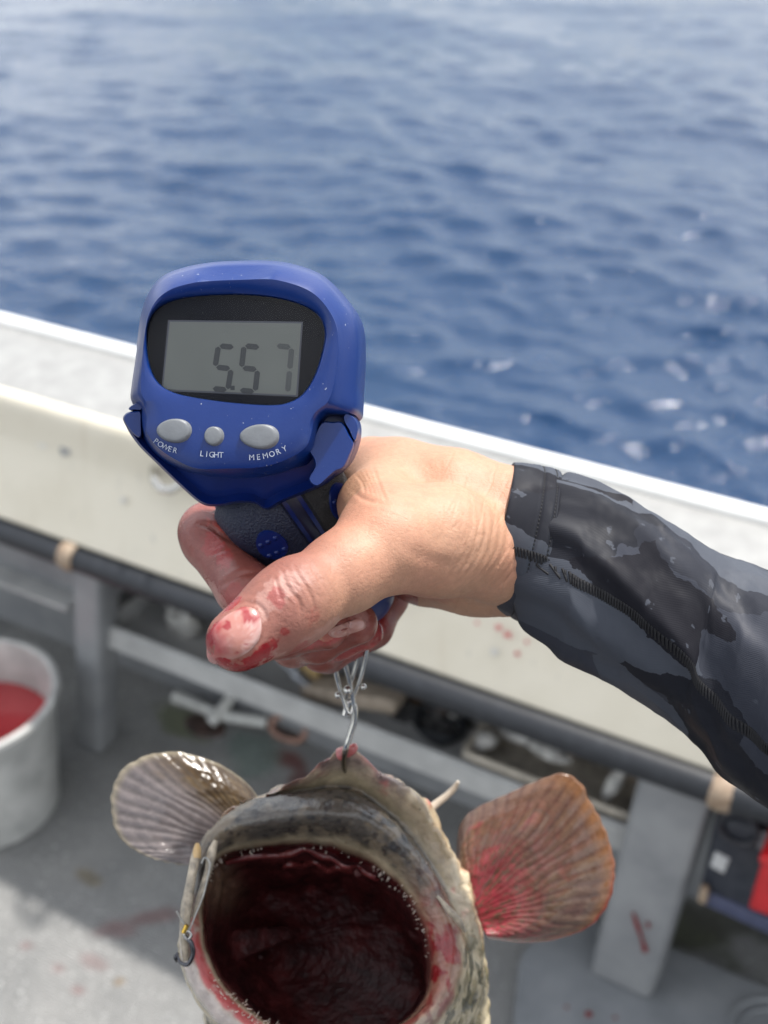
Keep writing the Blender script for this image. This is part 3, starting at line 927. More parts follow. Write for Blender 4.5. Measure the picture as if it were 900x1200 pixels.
# blue dotted ovals let into the rubber
def oval(ic, ac, ri, ra):
    def sh(ii, aa):
        u = (ii - ic) / ri; v = (aa - ac) / ra
        m = np.maximum(np.abs(u), np.abs(v)); r = np.hypot(u, v) + 1e-9
        return ic + u * m / r * ri, ac + v * m / r * ra
    pad = handle_pad('grip_inlay', ic - ri, ic + ri, ac - ra, ac + ra, 0.0022, M_BLUED, 16, 16, shape=sh)
    for k in range(6):
        du, dv = ((k % 3) - 1) * 0.5, (k // 3 - 0.5) * 0.8
        q = handle_pt(np.array(ic + dv * ri), np.array(ac + du * ra), 0.0022)
        V, F = [], []
        nrm = handle_pt(np.array(ic + dv * ri), np.array(ac + du * ra), 0.0040) - q; nrm /= np.linalg.norm(nrm)
        t1 = np.cross(nrm, [0.3, 1, 0.2]); t1 /= np.linalg.norm(t1); t2 = np.cross(nrm, t1)
        for (r, h) in ((0.0011, -0.0003), (0.0009, 0.0004), (0.0004, 0.0007)):
            for j in range(8):
                b = 2 * PI * j / 8
                V.append(q + t1 * r * math.cos(b) + t2 * r * math.sin(b) + nrm * h)
        F = grid_faces(3, 8); F.append((16, 17, 18, 19, 20, 21, 22, 23))
        fix_normals(mesh_obj('grip_stud', cam2world(np.array(V)), F, M_BLUED, pad, True))
oval(23, R(46), 3.2, R(16)); oval(31, R(44), 3.2, R(16)); oval(22, R(118), 2.6, R(14)); oval(29, R(120), 2.6, R(14)); oval(36, R(120), 2.6, R(14))

# swivel clip and hook below the grip
def WP(*a): return [W(*p) for p in a]
tube('clip_wire', WP((398, 735, .462), (392, 760, .466), (394, 790, .470), (402, 818, .472), (409, 836, .473), (414, 826, .473), (410, 800, .470), (403, 770, .467), (406, 740, .463)), 0.00095, M_CHROME, SCALE, 10)
tube('clip_wire', WP((432, 735, .462), (430, 760, .466), (424, 790, .469), (416, 812, .472), (409, 826, .474), (406, 818, .474), (413, 795, .471), (421, 765, .468), (424, 740, .463)), 0.00095, M_CHROME, SCALE, 10)
def bead(px, py, d, r):
    a = []
    lathe('clip_bead', [(r * math.sin(t) , r * -math.cos(t)) for t in np.linspace(0.15, PI - 0.15, 9)], W(px, py, d), M_CHROME, SCALE, 14)
bead(408, 809, .4695, .0021); bead(396, 815, .471, .0014); bead(426, 805, .470, .0014)
tube('hook', WP((404, 838, .474), (409, 822, .4735), (415, 828, .474), (415, 845, .475), (410, 862, .476), (405, 878, .478), (403, 890, .487), (404, 902, .496), (410, 908, .503), (418, 904, .506)), [.0013, .0013, .0013, .0013, .0013, .0013, .0013, .0012, .001, .0004], M_CHROME, SCALE, 10)

# ================================================================== THE HAND (smooth distance field, meshed with surface nets)
def surface_nets(Vv, org, h):
    s = Vv < 0
    c = s[:-1, :-1, :-1].astype(np.int8)
    tot = np.zeros(c.shape, np.int8)
    for a in (0, 1):
        for b in (0, 1):
            for d in (0, 1):
                tot += s[a:a + c.shape[0], b:b + c.shape[1], d:d + c.shape[2]]
    act = (tot > 0) & (tot < 8)
    I = np.argwhere(act)
    idx = -np.ones(act.shape, np.int64); idx[act] = np.arange(len(I))
    acc = np.zeros((len(I), 3)); cnt = np.zeros(len(I))
    corner = [(a, b, d) for a in (0, 1) for b in (0, 1) for d in (0, 1)]
    val = {q: Vv[I[:, 0] + q[0], I[:, 1] + q[1], I[:, 2] + q[2]] for q in corner}
    for q in corner:
        for ax in range(3):
            if q[ax] == 0:
                q2 = list(q); q2[ax] = 1; q2 = tuple(q2)
                va, vb = val[q], val[q2]
                m = (va < 0) != (vb < 0)
                t = np.where(m, va / np.where(m, va - vb, 1), 0)
                p = np.tile(np.array(q, float), (len(I), 1)); p[:, ax] += t
                acc[m] += p[m]; cnt[m] += 1
    P = (I + acc / cnt[:, None]) * h + np.array(org)
    F = []
    for ax in range(3):
        sl0 = [slice(None)] * 3; sl1 = [slice(None)] * 3
        sl0[ax] = slice(0, -1); sl1[ax] = slice(1, None)
        a, b = s[tuple(sl0)], s[tuple(sl1)]
        e = np.argwhere(a != b)
        o1, o2 = [(1, 2), (2, 0), (0, 1)][ax]
        ok = (e[:, o1] > 0) & (e[:, o2] > 0) & (e[:, o1] < s.shape[o1] - 1) & (e[:, o2] < s.shape[o2] - 1)
        e = e[ok]
        fl = a[e[:, 0], e[:, 1], e[:, 2]]
        def cell(d1, d2):
            q = e.copy(); q[:, o1] -= d1; q[:, o2] -= d2
            return idx[q[:, 0], q[:, 1], q[:, 2]]
        Q = np.stack([cell(1, 1), cell(0, 1), cell(0, 0), cell(1, 0)], 1)
        Q[~fl] = Q[~fl][:, ::-1]
        F.append(Q)
    F = np.concatenate(F)
    F = F[(F >= 0).all(1)]
    return P, F

def smin(a, b, k):
    hh = np.clip(0.5 + 0.5 * (b - a) / k, 0, 1)
    return b * (1 - hh) + a * hh - k * hh * (1 - hh)

H_ = 0.00085
lo = np.array([-0.085, -0.075, 0.335]); hi = np.array([0.092, 0.045, 0.505])
gx, gy, gz = [np.arange(lo[k], hi[k], H_, dtype=np.float32) for k in range(3)]
GX, GY, GZ = np.meshgrid(gx, gy, gz, indexing='ij')

def cap(p0, p1, r0, r1, flat=None):
    """tapered capsule between photo points (px,py,depth); radii in metres"""
    a = pxd(p0).astype(np.float32); b = pxd(p1).astype(np.float32)
    d = b - a; L2 = float(d @ d)
    # work in a padded box only
    px, py, pz = GX - a[0], GY - a[1], GZ - a[2]
    t = np.clip((px * d[0] + py * d[1] + pz * d[2]) / L2, 0, 1)
    ts = t * t * (3 - 2 * t) * 0.4 + t * 0.6
    dist = np.sqrt((px - t * d[0]) ** 2 + (py - t * d[1]) ** 2 + (pz - t * d[2]) ** 2)
    return dist - (r0 + (r1 - r0) * ts)

def chain(pts, k):
    o = None
    for i in range(len(pts) - 1):
        c = cap(pts[i][:3], pts[i + 1][:3], pts[i][3], pts[i + 1][3])
        o = c if o is None else smin(o, c, k)
    return o

# palm: two metacarpal columns, heel, wrist
palm = chain([(432, 553, .452, .0128), (470, 566, .444, .0150), (530, 592, .436, .0190), (606, 622, .432, .0208), (700, 662, .430, .0190)], .010)
palm = smin(palm, chain([(447, 600, .476, .0120), (500, 622, .466, .0165), (560, 640, .455, .0190), (612, 640, .448, .0190), (705, 680, .443, .0180)], .010), .016)
palm = smin(palm, chain([(448, 655, .474, .0105), (500, 660, .460, .0150), (555, 660, .447, .0170), (600, 660, .440, .0165)], .008), .014)
# thenar and thumb
thumb = chain([(575, 655, .418, .0150), (515, 634, .402, .0190), (455, 636, .388, .0160), (405, 669, .377, .0128), (345, 708, .3645, .0119), (318, 725, .3600, .0112), (282, 749, .3540, .0087), (277, 752, .3535, .0081)], .006)
thumb = smin(thumb, cap((352, 700, .3640), (338, 709, .3625), .0128, .0126), .004)
# web between thumb and first finger
web = chain([(448, 575, .436, .0105), (440, 592, .417, .0112), (448, 612, .398, .0125)], .010)
palm = smin(palm, web, .012)
A_ = smin(palm, thumb, .010)
# fingers round the grip
index = chain([(432, 553, .455, .0118), (330, 600, .468, .0112), (244, 624, .450, .0112), (247, 634, .444, .0108), (285, 688, .4225, .0100), (292, 694, .419, .0098), (345, 722, .403, .0085)], .0035)
middle = chain([(445, 585, .480, .0118), (350, 655, .485, .0110), (296, 690, .462, .0104), (302, 712, .444, .0100), (330, 742, .424, .0094), (382, 736, .412, .0080)], .0035)
ring = chain([(455, 625, .492, .0110), (385, 700, .496, .0100), (338, 738, .470, .0098), (345, 752, .448, .0096), (372, 748, .432, .0090), (418, 731, .420, .0078)], .0035)
pinky = chain([(462, 668, .490, .0100), (452, 700, .486, .0092), (436, 735, .478, .0086), (385, 765, .463, .0080), (378, 764, .456, .0078), (398, 750, .444, .0074), (430, 742, .438, .0065)], .0030)
F_ = smin(index, middle, .0012); F_ = smin(F_, ring, .0010); F_ = smin(F_, pinky, .0010)
PF = smin(palm, F_, .0055)
SD = smin(A_, PF, .0010)

HV, HF = surface_nets(SD, lo, H_)
del SD, GX, GY, GZ
def relax(P, F, it=2, lam=0.5):
    n = len(P)
    for _ in range(it):
        acc = np.zeros_like(P); c = np.zeros(n)
        for a, b in ((0, 1), (1, 2), (2, 3), (3, 0)):
            for k in range(3):
                acc[:, k] += np.bincount(F[:, a], P[F[:, b], k], n) + np.bincount(F[:, b], P[F[:, a], k], n)
            c += np.bincount(F[:, a], minlength=n) + np.bincount(F[:, b], minlength=n)
        P = P * (1 - lam) + lam * acc / np.maximum(c, 1)[:, None]
    return P
def subdivide(P, F):
    n = len(P)
    Ee = np.concatenate([F[:, [0, 1]], F[:, [1, 2]], F[:, [2, 3]], F[:, [3, 0]]])
    Es = np.sort(Ee, 1)
    key = Es[:, 0] * n + Es[:, 1]
    u, inv = np.unique(key, return_inverse=True)
    em = 0.5 * (P[u // n] + P[u % n])
    fc = P[F].mean(1)
    m = len(F)
    e = [n + inv[k * m:(k + 1) * m] for k in range(4)]
    f = n + len(u) + np.arange(m)
    Fn = np.concatenate([np.stack(q, 1) for q in ((F[:, 0], e[0], f, e[3]), (e[0], F[:, 1], e[1], f), (f, e[1], F[:, 2], e[2]), (e[3], f, e[2], F[:, 3]))])
    return np.concatenate([P, em, fc]), Fn
def vnormals(P, F):
    fn = np.cross(P[F[:, 2]] - P[F[:, 0]], P[F[:, 3]] - P[F[:, 1]])
    o = np.zeros_like(P)
    for a in range(4):
        for k in range(3):
            o[:, k] += np.bincount(F[:, a], fn[:, k], len(P))
    return o / (np.linalg.norm(o, axis=1)[:, None] + 1e-20)
HV = relax(HV, HF, 3, 0.5)
HV, HF = subdivide(HV, HF)
HV = relax(HV, HF, 3, 0.5)
HNm = vnormals(HV, HF)
if (HNm * (HV - HV.mean(0))).sum() < 0: HNm = -HNm
_p = to_px(HV); nx, ny, nz_ = _p[:, 0], _p[:, 1], HV[:, 2]
off = np.zeros(len(HV))
def crease(pts, depth, width, dmin=0, dmax=9, sub=6):
    P = catmull(np.array(pts, float), sub, False)
    best = np.full(nx.shape, 1e9, np.float32); tt = np.zeros(nx.shape, np.float32)
    for i in range(len(P) - 1):
        a, b = P[i], P[i + 1]; d = b - a; L2 = d @ d + 1e-9
        t = np.clip(((nx - a[0]) * d[0] + (ny - a[1]) * d[1]) / L2, 0, 1)
        q = (nx - a[0] - t * d[0]) ** 2 + (ny - a[1] - t * d[1]) ** 2
        m = q < best
        tt = np.where(m, (i + t) / (len(P) - 1), tt); best = np.where(m, q, best)
    taper = np.sin(np.pi * np.clip(tt, 0.03, 0.97)) ** 0.6
    bd = np.sqrt(best) / width
    g = depth * taper * (np.exp(-bd ** 2) - 0.30 * np.exp(-((bd - 2.0) / 1.1) ** 2))
    g = np.where((nz_ > dmin) & (nz_ < dmax), g, 0)
    return g * 0.52
# thumb knuckle lines
off += crease([(331, 672), (338, 690), (350, 704), (352, 722)], .0010, 2.6, 0, .40)
off += crease([(344, 664), (356, 684), (366, 702), (368, 718)], .0006, 2.2, 0, .40)
off += crease([(322, 676), (326, 690), (331, 706)], .0005, 2.0, 0, .40)
off += crease([(358, 655), (372, 676), (382, 692)], .0004, 2.0, 0, .40)
# fold of the nail root and its walls
off += crease([(262, 716), (285, 706), (303, 709), (312, 724), (310, 744), (298, 762)], .0006, 2.4, 0, .37)
# first finger creases
off += crease([(233, 614), (246, 617), (258, 625), (270, 632)], .0016, 3.0, .40, .47)
off += crease([(257, 688), (268, 680), (282, 673), (312, 669)], .0014, 2.8, .40, .47)
off += crease([(246, 650), (262, 645), (285, 643)], .0004, 2.0, .40, .47)
# lower fingers
off += crease([(432, 757), (441, 750), (444, 738)], .0012, 3.0, .42, .50)
# web folds
for k in range(5):
    off += crease([(417 + 5 * k, 556 - 2 * k), (425 + 5 * k, 566 + k), (428 + 6 * k, 578 + 2 * k)], .0006, 2.0, .36, .45)
off += crease([(414, 575), (424, 583), (440, 588), (462, 590)], .0007, 3.0, .36, .45)
# wrist folds sweeping round the heel of the thumb
for k in range(9):
    x = 528 + 9.0 * k
    off += crease([(x + 22 - 2 * k, 575 + 1.5 * k), (x + 26 - k, 608), (x + 18, 645), (x - 4, 678), (x - 34, 700)], .00042 + .00012 * (k % 3), 2.6 + (k % 2), .36, .46)
off += crease([(470, 640), (500, 655), (530, 660), (560, 648)], .0006, 8.0, .36, .46)
# fine skin relief: soft tendons and pads, then a net of tiny lines
off -= 0.0006 * fbm(HV * 60, 2)
tn_ = np.abs(fbm(HV * np.array([520, 900, 700]) + 4, 2)); off += 0.00010 * sstep(0.10, 0.0, tn_)
kn = np.exp(-((nx - 348) / 34) ** 2 - ((ny - 692) / 30) ** 2) * (nz_ < .40)
wr = np.abs(fbm(np.stack([(nx * 0.62 + ny * -0.78) * 0.16, (nx * 0.78 + ny * 0.62) * 0.035, nx * 0 + 3], -1), 3))
off += 0.00020 * kn * sstep(0.16, 0.0, wr)
wz = sstep(470, 560, nx) * (nz_ < .46)
wr2 = np.abs(fbm(np.stack([(nx * 0.93 + ny * 0.36) * 0.075, (ny - 0.4 * nx) * 0.016, nx * 0 + 8], -1), 3))
off += 0.00016 * wz * sstep(0.15, 0.0, wr2)
HV = HV - HNm * off[:, None]
# colour
hp = to_px(HV); hx, hy, hd = hp[:, 0], hp[:, 1], HV[:, 2]
n1 = fbm(HV * 120, 4); n2 = fbm(HV * 420 + 7, 3); n3 = fbm(HV * 1100 + 3, 2); nl = fbm(HV * 45 + 2, 2)
col = np.tile(np.array([0.42, 0.232, 0.146]), (len(HV), 1))
col = mixc(col, (0.45, 0.205, 0.135), 0.55 * sstep(-0.2, 0.5, nl))
col = mixc(col, (0.37, 0.195, 0.120), 0.4 * sstep(0.0, 0.6, n1))
fing = sstep(380, 330, hx - 0.35 * (hy - 650)) * (hy > 560)
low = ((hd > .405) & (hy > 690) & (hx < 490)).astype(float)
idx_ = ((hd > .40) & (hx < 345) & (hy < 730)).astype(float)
col = mixc(col, (0.235, 0.090, 0.070), 0.92 * sstep(440, 330, hx) * (hd < .40))  # thumb darker and redder: blood tint plus shade put into the skin colour
col = mixc(col, (0.21, 0.050, 0.042), 0.9 * np.maximum(low, idx_))  # curled fingers: bloody red, with their shade painted into the colour too
# smeared blood
def blood(x, y, rx, ry, ang, amt, dmax=9., dmin=0., c=(0.23, 0.004, 0.009), rag=0.6):
    global col
    ca, sa = math.cos(ang), math.sin(ang)
    u = (hx - x) * ca + (hy - y) * sa; v = -(hx - x) * sa + (hy - y) * ca
    r = np.hypot(u / rx, v / ry) + rag * n1 + 1.1 * rag * n2 + 0.5 * rag * n3
    col = mixc(col, c, amt * sstep(1.05, 0.6, r) * ((hd < dmax) & (hd > dmin)))
pale = (0.44, 0.26, 0.22)
blood(330, 690, 40, 16, R(-40), 0.5, .38, c=pale); blood(300, 775, 40, 9, R(-25), 0.45, .38, c=pale); blood(385, 740, 40, 8, R(-30), 0.35, .385, c=pale)
blood(258, 776, 32, 14, R(15), 1.0, .38); blood(300, 770, 30, 10, R(-30), 0.95, .38); blood(246, 752, 11, 26, R(15), 1.0, .38); blood(285, 782, 30, 7, R(-10), 0.9, .38)
blood(318, 755, 12, 7, R(-40), 0.7, .38); blood(325, 700, 9, 12, R(-30), 0.55, .38); blood(272, 708, 22, 6, R(-38), 0.75, .38)
blood(335, 740, 7, 5, 0, 0.6, .38); blood(350, 760, 14, 4, R(-30), 0.5, .38); blood(370, 720, 16, 9, R(-45), 0.25, .385)
blood(246, 635, 14, 20, R(20), 0.55, .47, .40, (0.36, 0.05, 0.045)); blood(262, 655, 12, 14, 0, 0.55, .47, .40, (0.36, 0.045, 0.045)); blood(275, 700, 20, 20, 0, 0.5, .47, .40, (0.34, 0.06, 0.055))
blood(262, 615, 18, 10, R(30), 0.6, .47, .40, (0.42, 0.07, 0.05)); blood(250, 700, 12, 24, R(-30), 0.5, .47, .40, pale)
blood(445, 735, 10, 22, R(20), 0.75, .50, .43, (0.28, 0.02, 0.02)); blood(400, 768, 36, 10, R(-10), 0.6, .50, .43, (0.40, 0.07, 0.07)); blood(375, 752, 22, 7, R(-15), 0.6, .5, .40, (0.38, 0.06, 0.06))
blood(425, 722, 10, 7, 0, 0.4, .5, .40, pale)
blood(500, 700, 30, 5, R(10), 0.3, .5, 0, (0.42, 0.14, 0.10))
col *= (1 + 0.05 * n3)[:, None]
M_SKIN = mat('skin', (0.5, 0.3, 0.2), rough=0.36, attr='Col', sss=0.10, bump=0.16, bump_scale=1900, spec=0.38, var=0.12, var_scale=350)
PERSON = empty('person')
tag(PERSON, 'person in dark patterned long sleeve holding the blue scale with a bloodied right hand', 'person')
wet = sstep(0.10, 0.03, col[:, 1]) * 0.9 + 0.35 * np.maximum(low, idx_)
HAND = mesh_obj('hand', cam2world(HV), HF, M_SKIN, PERSON, color=col)
wa = HAND.data.attributes.new('wet', 'FLOAT', 'POINT'); wa.data.foreach_set('value', np.clip(wet, 0, 1).astype(np.float32))
nt = M_SKIN.node_tree; at_ = nd(nt, 'ShaderNodeAttribute', attribute_name='wet'); mr_ = nd(nt, 'ShaderNodeMapRange'); mr_.inputs['To Min'].default_value = 0.52; mr_.inputs['To Max'].default_value = 0.17
nt.links.new(at_.outputs['Fac'], mr_.inputs[0]); nt.links.new(mr_.outputs[0], nt.nodes['Principled BSDF'].inputs['Roughness'])
fix_normals(HAND)
HBV = BVHTree.FromObject(HAND, bpy.context.evaluated_depsgraph_get())

def shell_on(bv, name, outline, material, parent, thick=0.0005, rise=0.0007, nr=10, na=48, colf=None, smooth_it=6):
    """thin curved plate following the surface seen behind a closed photo outline"""
    O = catmull(np.array(outline, float), 6); c = O.mean(0)
    O = ang_resample(O, c, na)
    rows = []
    org = Vector((0, 0, CAMZ))
    for k in range(nr + 1):
        t = 1 - k / nr * 0.98
        ring = []
        for x, y in c + (O - c) * t:
            d = Vector(ray(x, y).tolist()).normalized()
            hit = bv.ray_cast(org, d)
            dist = hit[3] if hit[0] is not None else 0.36
            ring.append((x, y, dist))
        rows.append(ring)
    Rr = np.array(rows)
    # smooth the distances so that grooves do not print through
    for _ in range(smooth_it):
        D = Rr[..., 2]
        D = 0.5 * D + 0.25 * (np.roll(D, 1, 1) + np.roll(D, -1, 1))
        D[1:-1] = 0.5 * D[1:-1] + 0.25 * (D[:-2] + D[2:])
        Rr[..., 2] = D
    V = []; C = []
    n = na
    for k in range(nr + 1):
        edge = 0 if k == 0 else 1
        for x, y, dist in Rr[k]:
            d = ray(x, y); d = d / np.linalg.norm(d)
            V.append(d * (dist - rise * min(1, 0.35 + k * 0.4) + (0.0012 if k == 0 else 0)) + np.array([0, 0, CAMZ]))
            C.append(colf(x, y) if colf else (1, 1, 1))
    F = grid_faces(nr + 1, n)
    F.append(tuple(nr * n + i for i in range(n)))
    return fix_normals(mesh_obj(name, V, F, material, parent, True, 60, color=np.array(C)))

def nailcol(x, y):
    c = np.array([0.36, 0.160, 0.130])
    n = float(fbm(np.array([[x * 0.09, y * 0.09, 1.0]]), 3)[0]); m = float(fbm(np.array([[x * 0.25, y * 0.25, 4.0]]), 2)[0])
    u = (x - 243) / 65.0
    c = mixc(c, (0.30, 0.012, 0.014), np.array(0.92 * sstep(0.45, 0.0, u + 0.25 * n)))
    c = mixc(c, (0.47, 0.32, 0.29), np.array(0.7 * sstep(0.55, 0.95, u + 0.35 * m)))
    c = mixc(c, (0.24, 0.02, 0.025), np.array(0.9 * sstep(0.14, 0.30, n)))
    return c
M_NAIL = mat('nail', (0.5, 0.3, 0.27), rough=0.25, attr='Col', coat=0.3, sss=0.1, bump=0.05, bump_scale=900)
tn = shell_on(HBV, 'thumbnail', [(242, 767), (243, 750), (250, 733), (266, 718), (286, 709), (302, 712), (309, 727), (307, 747), (295, 763), (276, 774), (258, 779), (246, 776)], M_NAIL, PERSON, colf=nailcol)
tn['label'] = 'blood-stained thumbnail'
shell_on(HBV, 'fingernail', [(384, 743), (392, 735), (408, 728), (424, 724), (430, 729), (428, 737), (412, 743), (396, 748)], mat('nail_pale', (0.45, 0.23, 0.19), rough=0.28, coat=0.3, var=0.2, var_scale=300), PERSON)

# ================================================================== SLEEVE
ST = [  # top px, bottom px, depth of axis, thickness ratio across the view
    ((601, 544), (562, 700), .4380, 1.22), ((604, 542), (564, 703), .4380, 1.26), ((635, 545), (596, 722), .4375, 1.22), ((660, 551), (626, 738), .4370, 1.15), ((668, 553), (634, 741), .4360, 1.12),
    ((674, 558), (640, 738), .4355, 1.08), ((682, 562), (644, 750), .4340, 1.10), ((702, 571), (655, 765), .433, 1.12), ((741, 588), (690, 783), .431, 1.10), ((775, 606), (722, 797), .429, 1.08), ((802, 622), (752, 818), .427, 1.08), ((839, 647), (790, 846), .425, 1.06), ((870, 660), (822, 874), .422, 1.06),
    ((900, 671), (848, 906), .419, 1.05), ((950, 690), (890, 935), .414, 1.04), ((1040, 730), (965, 990), .402, 1.02), ((1150, 790), (1060, 1080), .385, 1.0)]
SECS = []
for tpx, bpx, d, rt in ST:
    a = pxd((*tpx, d)); b = pxd((*bpx, d))
    SECS.append(((a + b) / 2, (a - b) / 2, rt))
# elbow and upper arm carry on out of the picture to the shoulder
for c, hv, rt in (((.235, -.125, .345), (.010, .047, .010), 1.0), ((.258, -.175, .285), (.036, .030, .030), 1.0), ((.262, -.235, .205), (.040, .014, .036), 1.0), ((.255, -.300, .110), (.046, .012, .030), 1.05), ((.235, -.345, .030), (.050, .010, .030), 1.05), ((.20, -.36, -.03), (.03, .01, .03), 1.0)):
    SECS.append((np.array(c), np.array(hv), rt))
NU, NV = 420, 300
Cc = np.array([s[0] for s in SECS]); Hh = np.array([s[1] for s in SECS]); Rt = np.array([[s[2]] for s in SECS])
seglen = np.concatenate([[0], np.cumsum(np.linalg.norm(np.diff(Cc, axis=0), axis=1))])
Q = catmull(np.concatenate([Cc, Hh, Rt], 1), 12, False)
sl = np.concatenate([[0], np.cumsum(np.linalg.norm(np.diff(Q[:, :3], axis=0), axis=1))])
u_s = np.concatenate([np.linspace(0, .19, 330, endpoint=False), np.linspace(.19, sl[-1], 90)])
Q = np.stack([np.interp(u_s, sl, Q[:, k]) for k in range(7)], -1)
T = np.gradient(Q[:, :3], axis=0); T /= np.linalg.norm(T, axis=1)[:, None] + 1e-12
va = np.linspace(0, 2 * np.pi, NV, endpoint=False)
hvec = Q[:, 3:6]; hl = np.linalg.norm(hvec, axis=1)
T[:25] = T[25]
w_ = np.cross(T, hvec); w_ /= np.linalg.norm(w_, axis=1)[:, None] + 1e-12
w_ = np.where(w_[:, 2:3] > 0, -w_, w_)                   # v = 90 degrees faces the camera
w_ = w_ * (hl * Q[:, 6])[:, None]
dirs = np.cos(va)[None, :, None] * hvec[:, None] + np.sin(va)[None, :, None] * w_[:, None]
dn = dirs / np.linalg.norm(dirs, axis=2)[..., None]
UU = np.repeat(u_s[:, None], NV, 1); VV = np.repeat(va[None], len(u_s), 0)
cu, su = np.cos(VV), np.sin(VV)
ucuff = 0.0215                                            # where the cuff ends along the arm
amp = sstep(ucuff, ucuff + 0.012, UU) * (1 - 0.4 * sstep(.12, .2, UU))
f1 = fbm(np.stack([UU * 22 + 0.9 * su + 0.5 * cu, 1.1 * cu + UU * 10, 1.1 * su + 4], -1), 2)
f2 = fbm(np.stack([UU * 75 + 1.4 * cu, 2.0 * cu - UU * 25, 2.0 * su + 9], -1), 3)
fold = 0.0022 * (0.6 - 1.8 * np.abs(f1)) * amp + 0.0008 * f2 * amp
# long diagonal pulls running from the cuff
for a0, tw, wd, am in ((0.55, 9.0, .16, .0024), (1.15, 11.0, .14, .0028), (1.9, 7.0, .18, .0022), (2.6, 5.0, .2, .0026), (0.1, 13.0, .12, .002), (5.6, 6, .2, .002)):
    ph = (VV - a0 - tw * (UU - ucuff) + np.pi) % (2 * np.pi) - np.pi
    fold = fold + am * np.exp(-(ph / wd) ** 2) * sstep(ucuff, ucuff + .008, UU) * sstep(.16, .05, UU)
fold = fold - 0.0026 * np.exp(-((UU - ucuff - .0015) / .0022) ** 2)      # pinch after the cuff
for us in (0.0125, 0.0180):                                              # stitched hem lines
    fold = fold - 0.0007 * np.exp(-((UU - us) / .0006) ** 2)
fold = fold + 0.0007 * fbm(np.stack([UU * 120, 1.6 * cu, 1.6 * su], -1), 3) * sstep(0.0, .01, UU)
Pp = Q[:, None, :3] + dirs + dn * fold[..., None]
SV = Pp.reshape(-1, 3); nrow = len(u_s)
inner = Q[:1, None, :3] + dirs[:1] * 0.95 + T[:1, None] * 0.0012
deep = Q[:1, None, :3] + dirs[:1] * 0.93 + T[:1, None] * 0.020
Vs = np.concatenate([deep.reshape(-1, 3), inner.reshape(-1, 3), SV])
Fs = grid_faces(nrow + 2, NV); Fs.append(tuple((nrow + 1) * NV + i for i in range(NV)))
me_col = np.ones((len(Vs), 3))
M_SLV = bpy.data.materials.new('dark_patterned_fabric'); M_SLV.use_nodes = True
nt = M_SLV.node_tree; bs = nt.nodes['Principled BSDF']
uvn = nd(nt, 'ShaderNodeAttribute', attribute_name='cloth')
mp = nd(nt, 'ShaderNodeMapping'); mp.inputs['Scale'].default_value = (1, 1, 1)
nt.links.new(uvn.outputs['Vector'], mp.inputs['Vector'])
def ramped(scale, lo_, hi_, detail=2, rot=0.0, sx=1.0, seed=0.0, dist=0.0):
    m2 = nd(nt, 'ShaderNodeMapping'); m2.inputs['Rotation'].default_value = (0, 0, rot); m2.inputs['Scale'].default_value = (sx, 1, 1); m2.inputs['Location'].default_value = (seed, seed * 0.7, 0)
    nt.links.new(mp.outputs[0], m2.inputs['Vector'])
    n_ = nd(nt, 'ShaderNodeTexNoise'); n_.inputs['Scale'].default_value = scale; n_.inputs['Detail'].default_value = detail; n_.inputs['Distortion'].default_value = dist
    nt.links.new(m2.outputs[0], n_.inputs['Vector'])
    r_ = nd(nt, 'ShaderNodeValToRGB'); r_.color_ramp.elements[0].position = lo_; r_.color_ramp.elements[1].position = hi_
    nt.links.new(n_.outputs[0], r_.inputs[0])
    return r_.outputs[0]
def mixn(f, a, b, blend='MIX'):
    m_ = nd(nt, 'ShaderNodeMix', data_type='RGBA', blend_type=blend)
    nt.links.new(f, m_.inputs[0])
    for k, v in ((6, a), (7, b)):
        if isinstance(v, tuple): m_.inputs[k].default_value = (*v, 1)
        else: nt.links.new(v, m_.inputs[k])
    return m_.outputs[2]
def cells(scale, lo_, hi_, seed, sx=0.6, rot=0.6, metric='MANHATTAN', warp=0.012):
    """angular torn patches: random value per Voronoi cell, thresholded"""
    m2 = nd(nt, 'ShaderNodeMapping'); m2.inputs['Rotation'].default_value = (0, 0, rot); m2.inputs['Scale'].default_value = (sx, 1, 1); m2.inputs['Location'].default_value = (seed, seed * .37, 0)
    nw = nd(nt, 'ShaderNodeTexNoise'); nw.inputs['Scale'].default_value = 160; nw.inputs['Detail'].default_value = 3
    va_ = nd(nt, 'ShaderNodeVectorMath', operation='MULTIPLY_ADD'); va_.inputs[1].default_value = (warp, warp, 0)
    nt.links.new(mp.outputs[0], nw.inputs['Vector']); nt.links.new(nw.outputs['Color'], va_.inputs[0]); nt.links.new(mp.outputs[0], va_.inputs[2]); nt.links.new(va_.outputs[0], m2.inputs['Vector'])
    v_ = nd(nt, 'ShaderNodeTexVoronoi', distance=metric); v_.inputs['Scale'].default_value = scale
    nt.links.new(m2.outputs[0], v_.inputs['Vector'])
    s_ = nd(nt, 'ShaderNodeSeparateColor'); nt.links.new(v_.outputs['Color'], s_.inputs[0])
    r_ = nd(nt, 'ShaderNodeValToRGB'); r_.color_ramp.elements[0].position = lo_; r_.color_ramp.elements[1].position = hi_
    nt.links.new(s_.outputs[0], r_.inputs[0])
    return r_.outputs[0]
c0 = mixn(cells(26, 0.46, 0.56, 1.3, warp=0.008), (0.009, 0.010, 0.015), (0.028, 0.031, 0.042))
c1 = mixn(cells(32, 0.66, 0.70, 4.1, 0.45, -0.5, warp=0.006), c0, (0.050, 0.056, 0.070))
c2 = mixn(cells(42, 0.80, 0.83, 7.7, 0.5, 0.2, warp=0.008), c1, (0.007, 0.007, 0.011))
c3 = mixn(ramped(150, 0.66, 0.69, 3, 0.0, 1.0, 3.3), c2, (0.045, 0.050, 0.063))
nt.links.new(c3, bs.inputs['Base Color'])
rw_ = ramped(55, 0.45, 0.60, 3, 0.2, 1.0, 6.2)
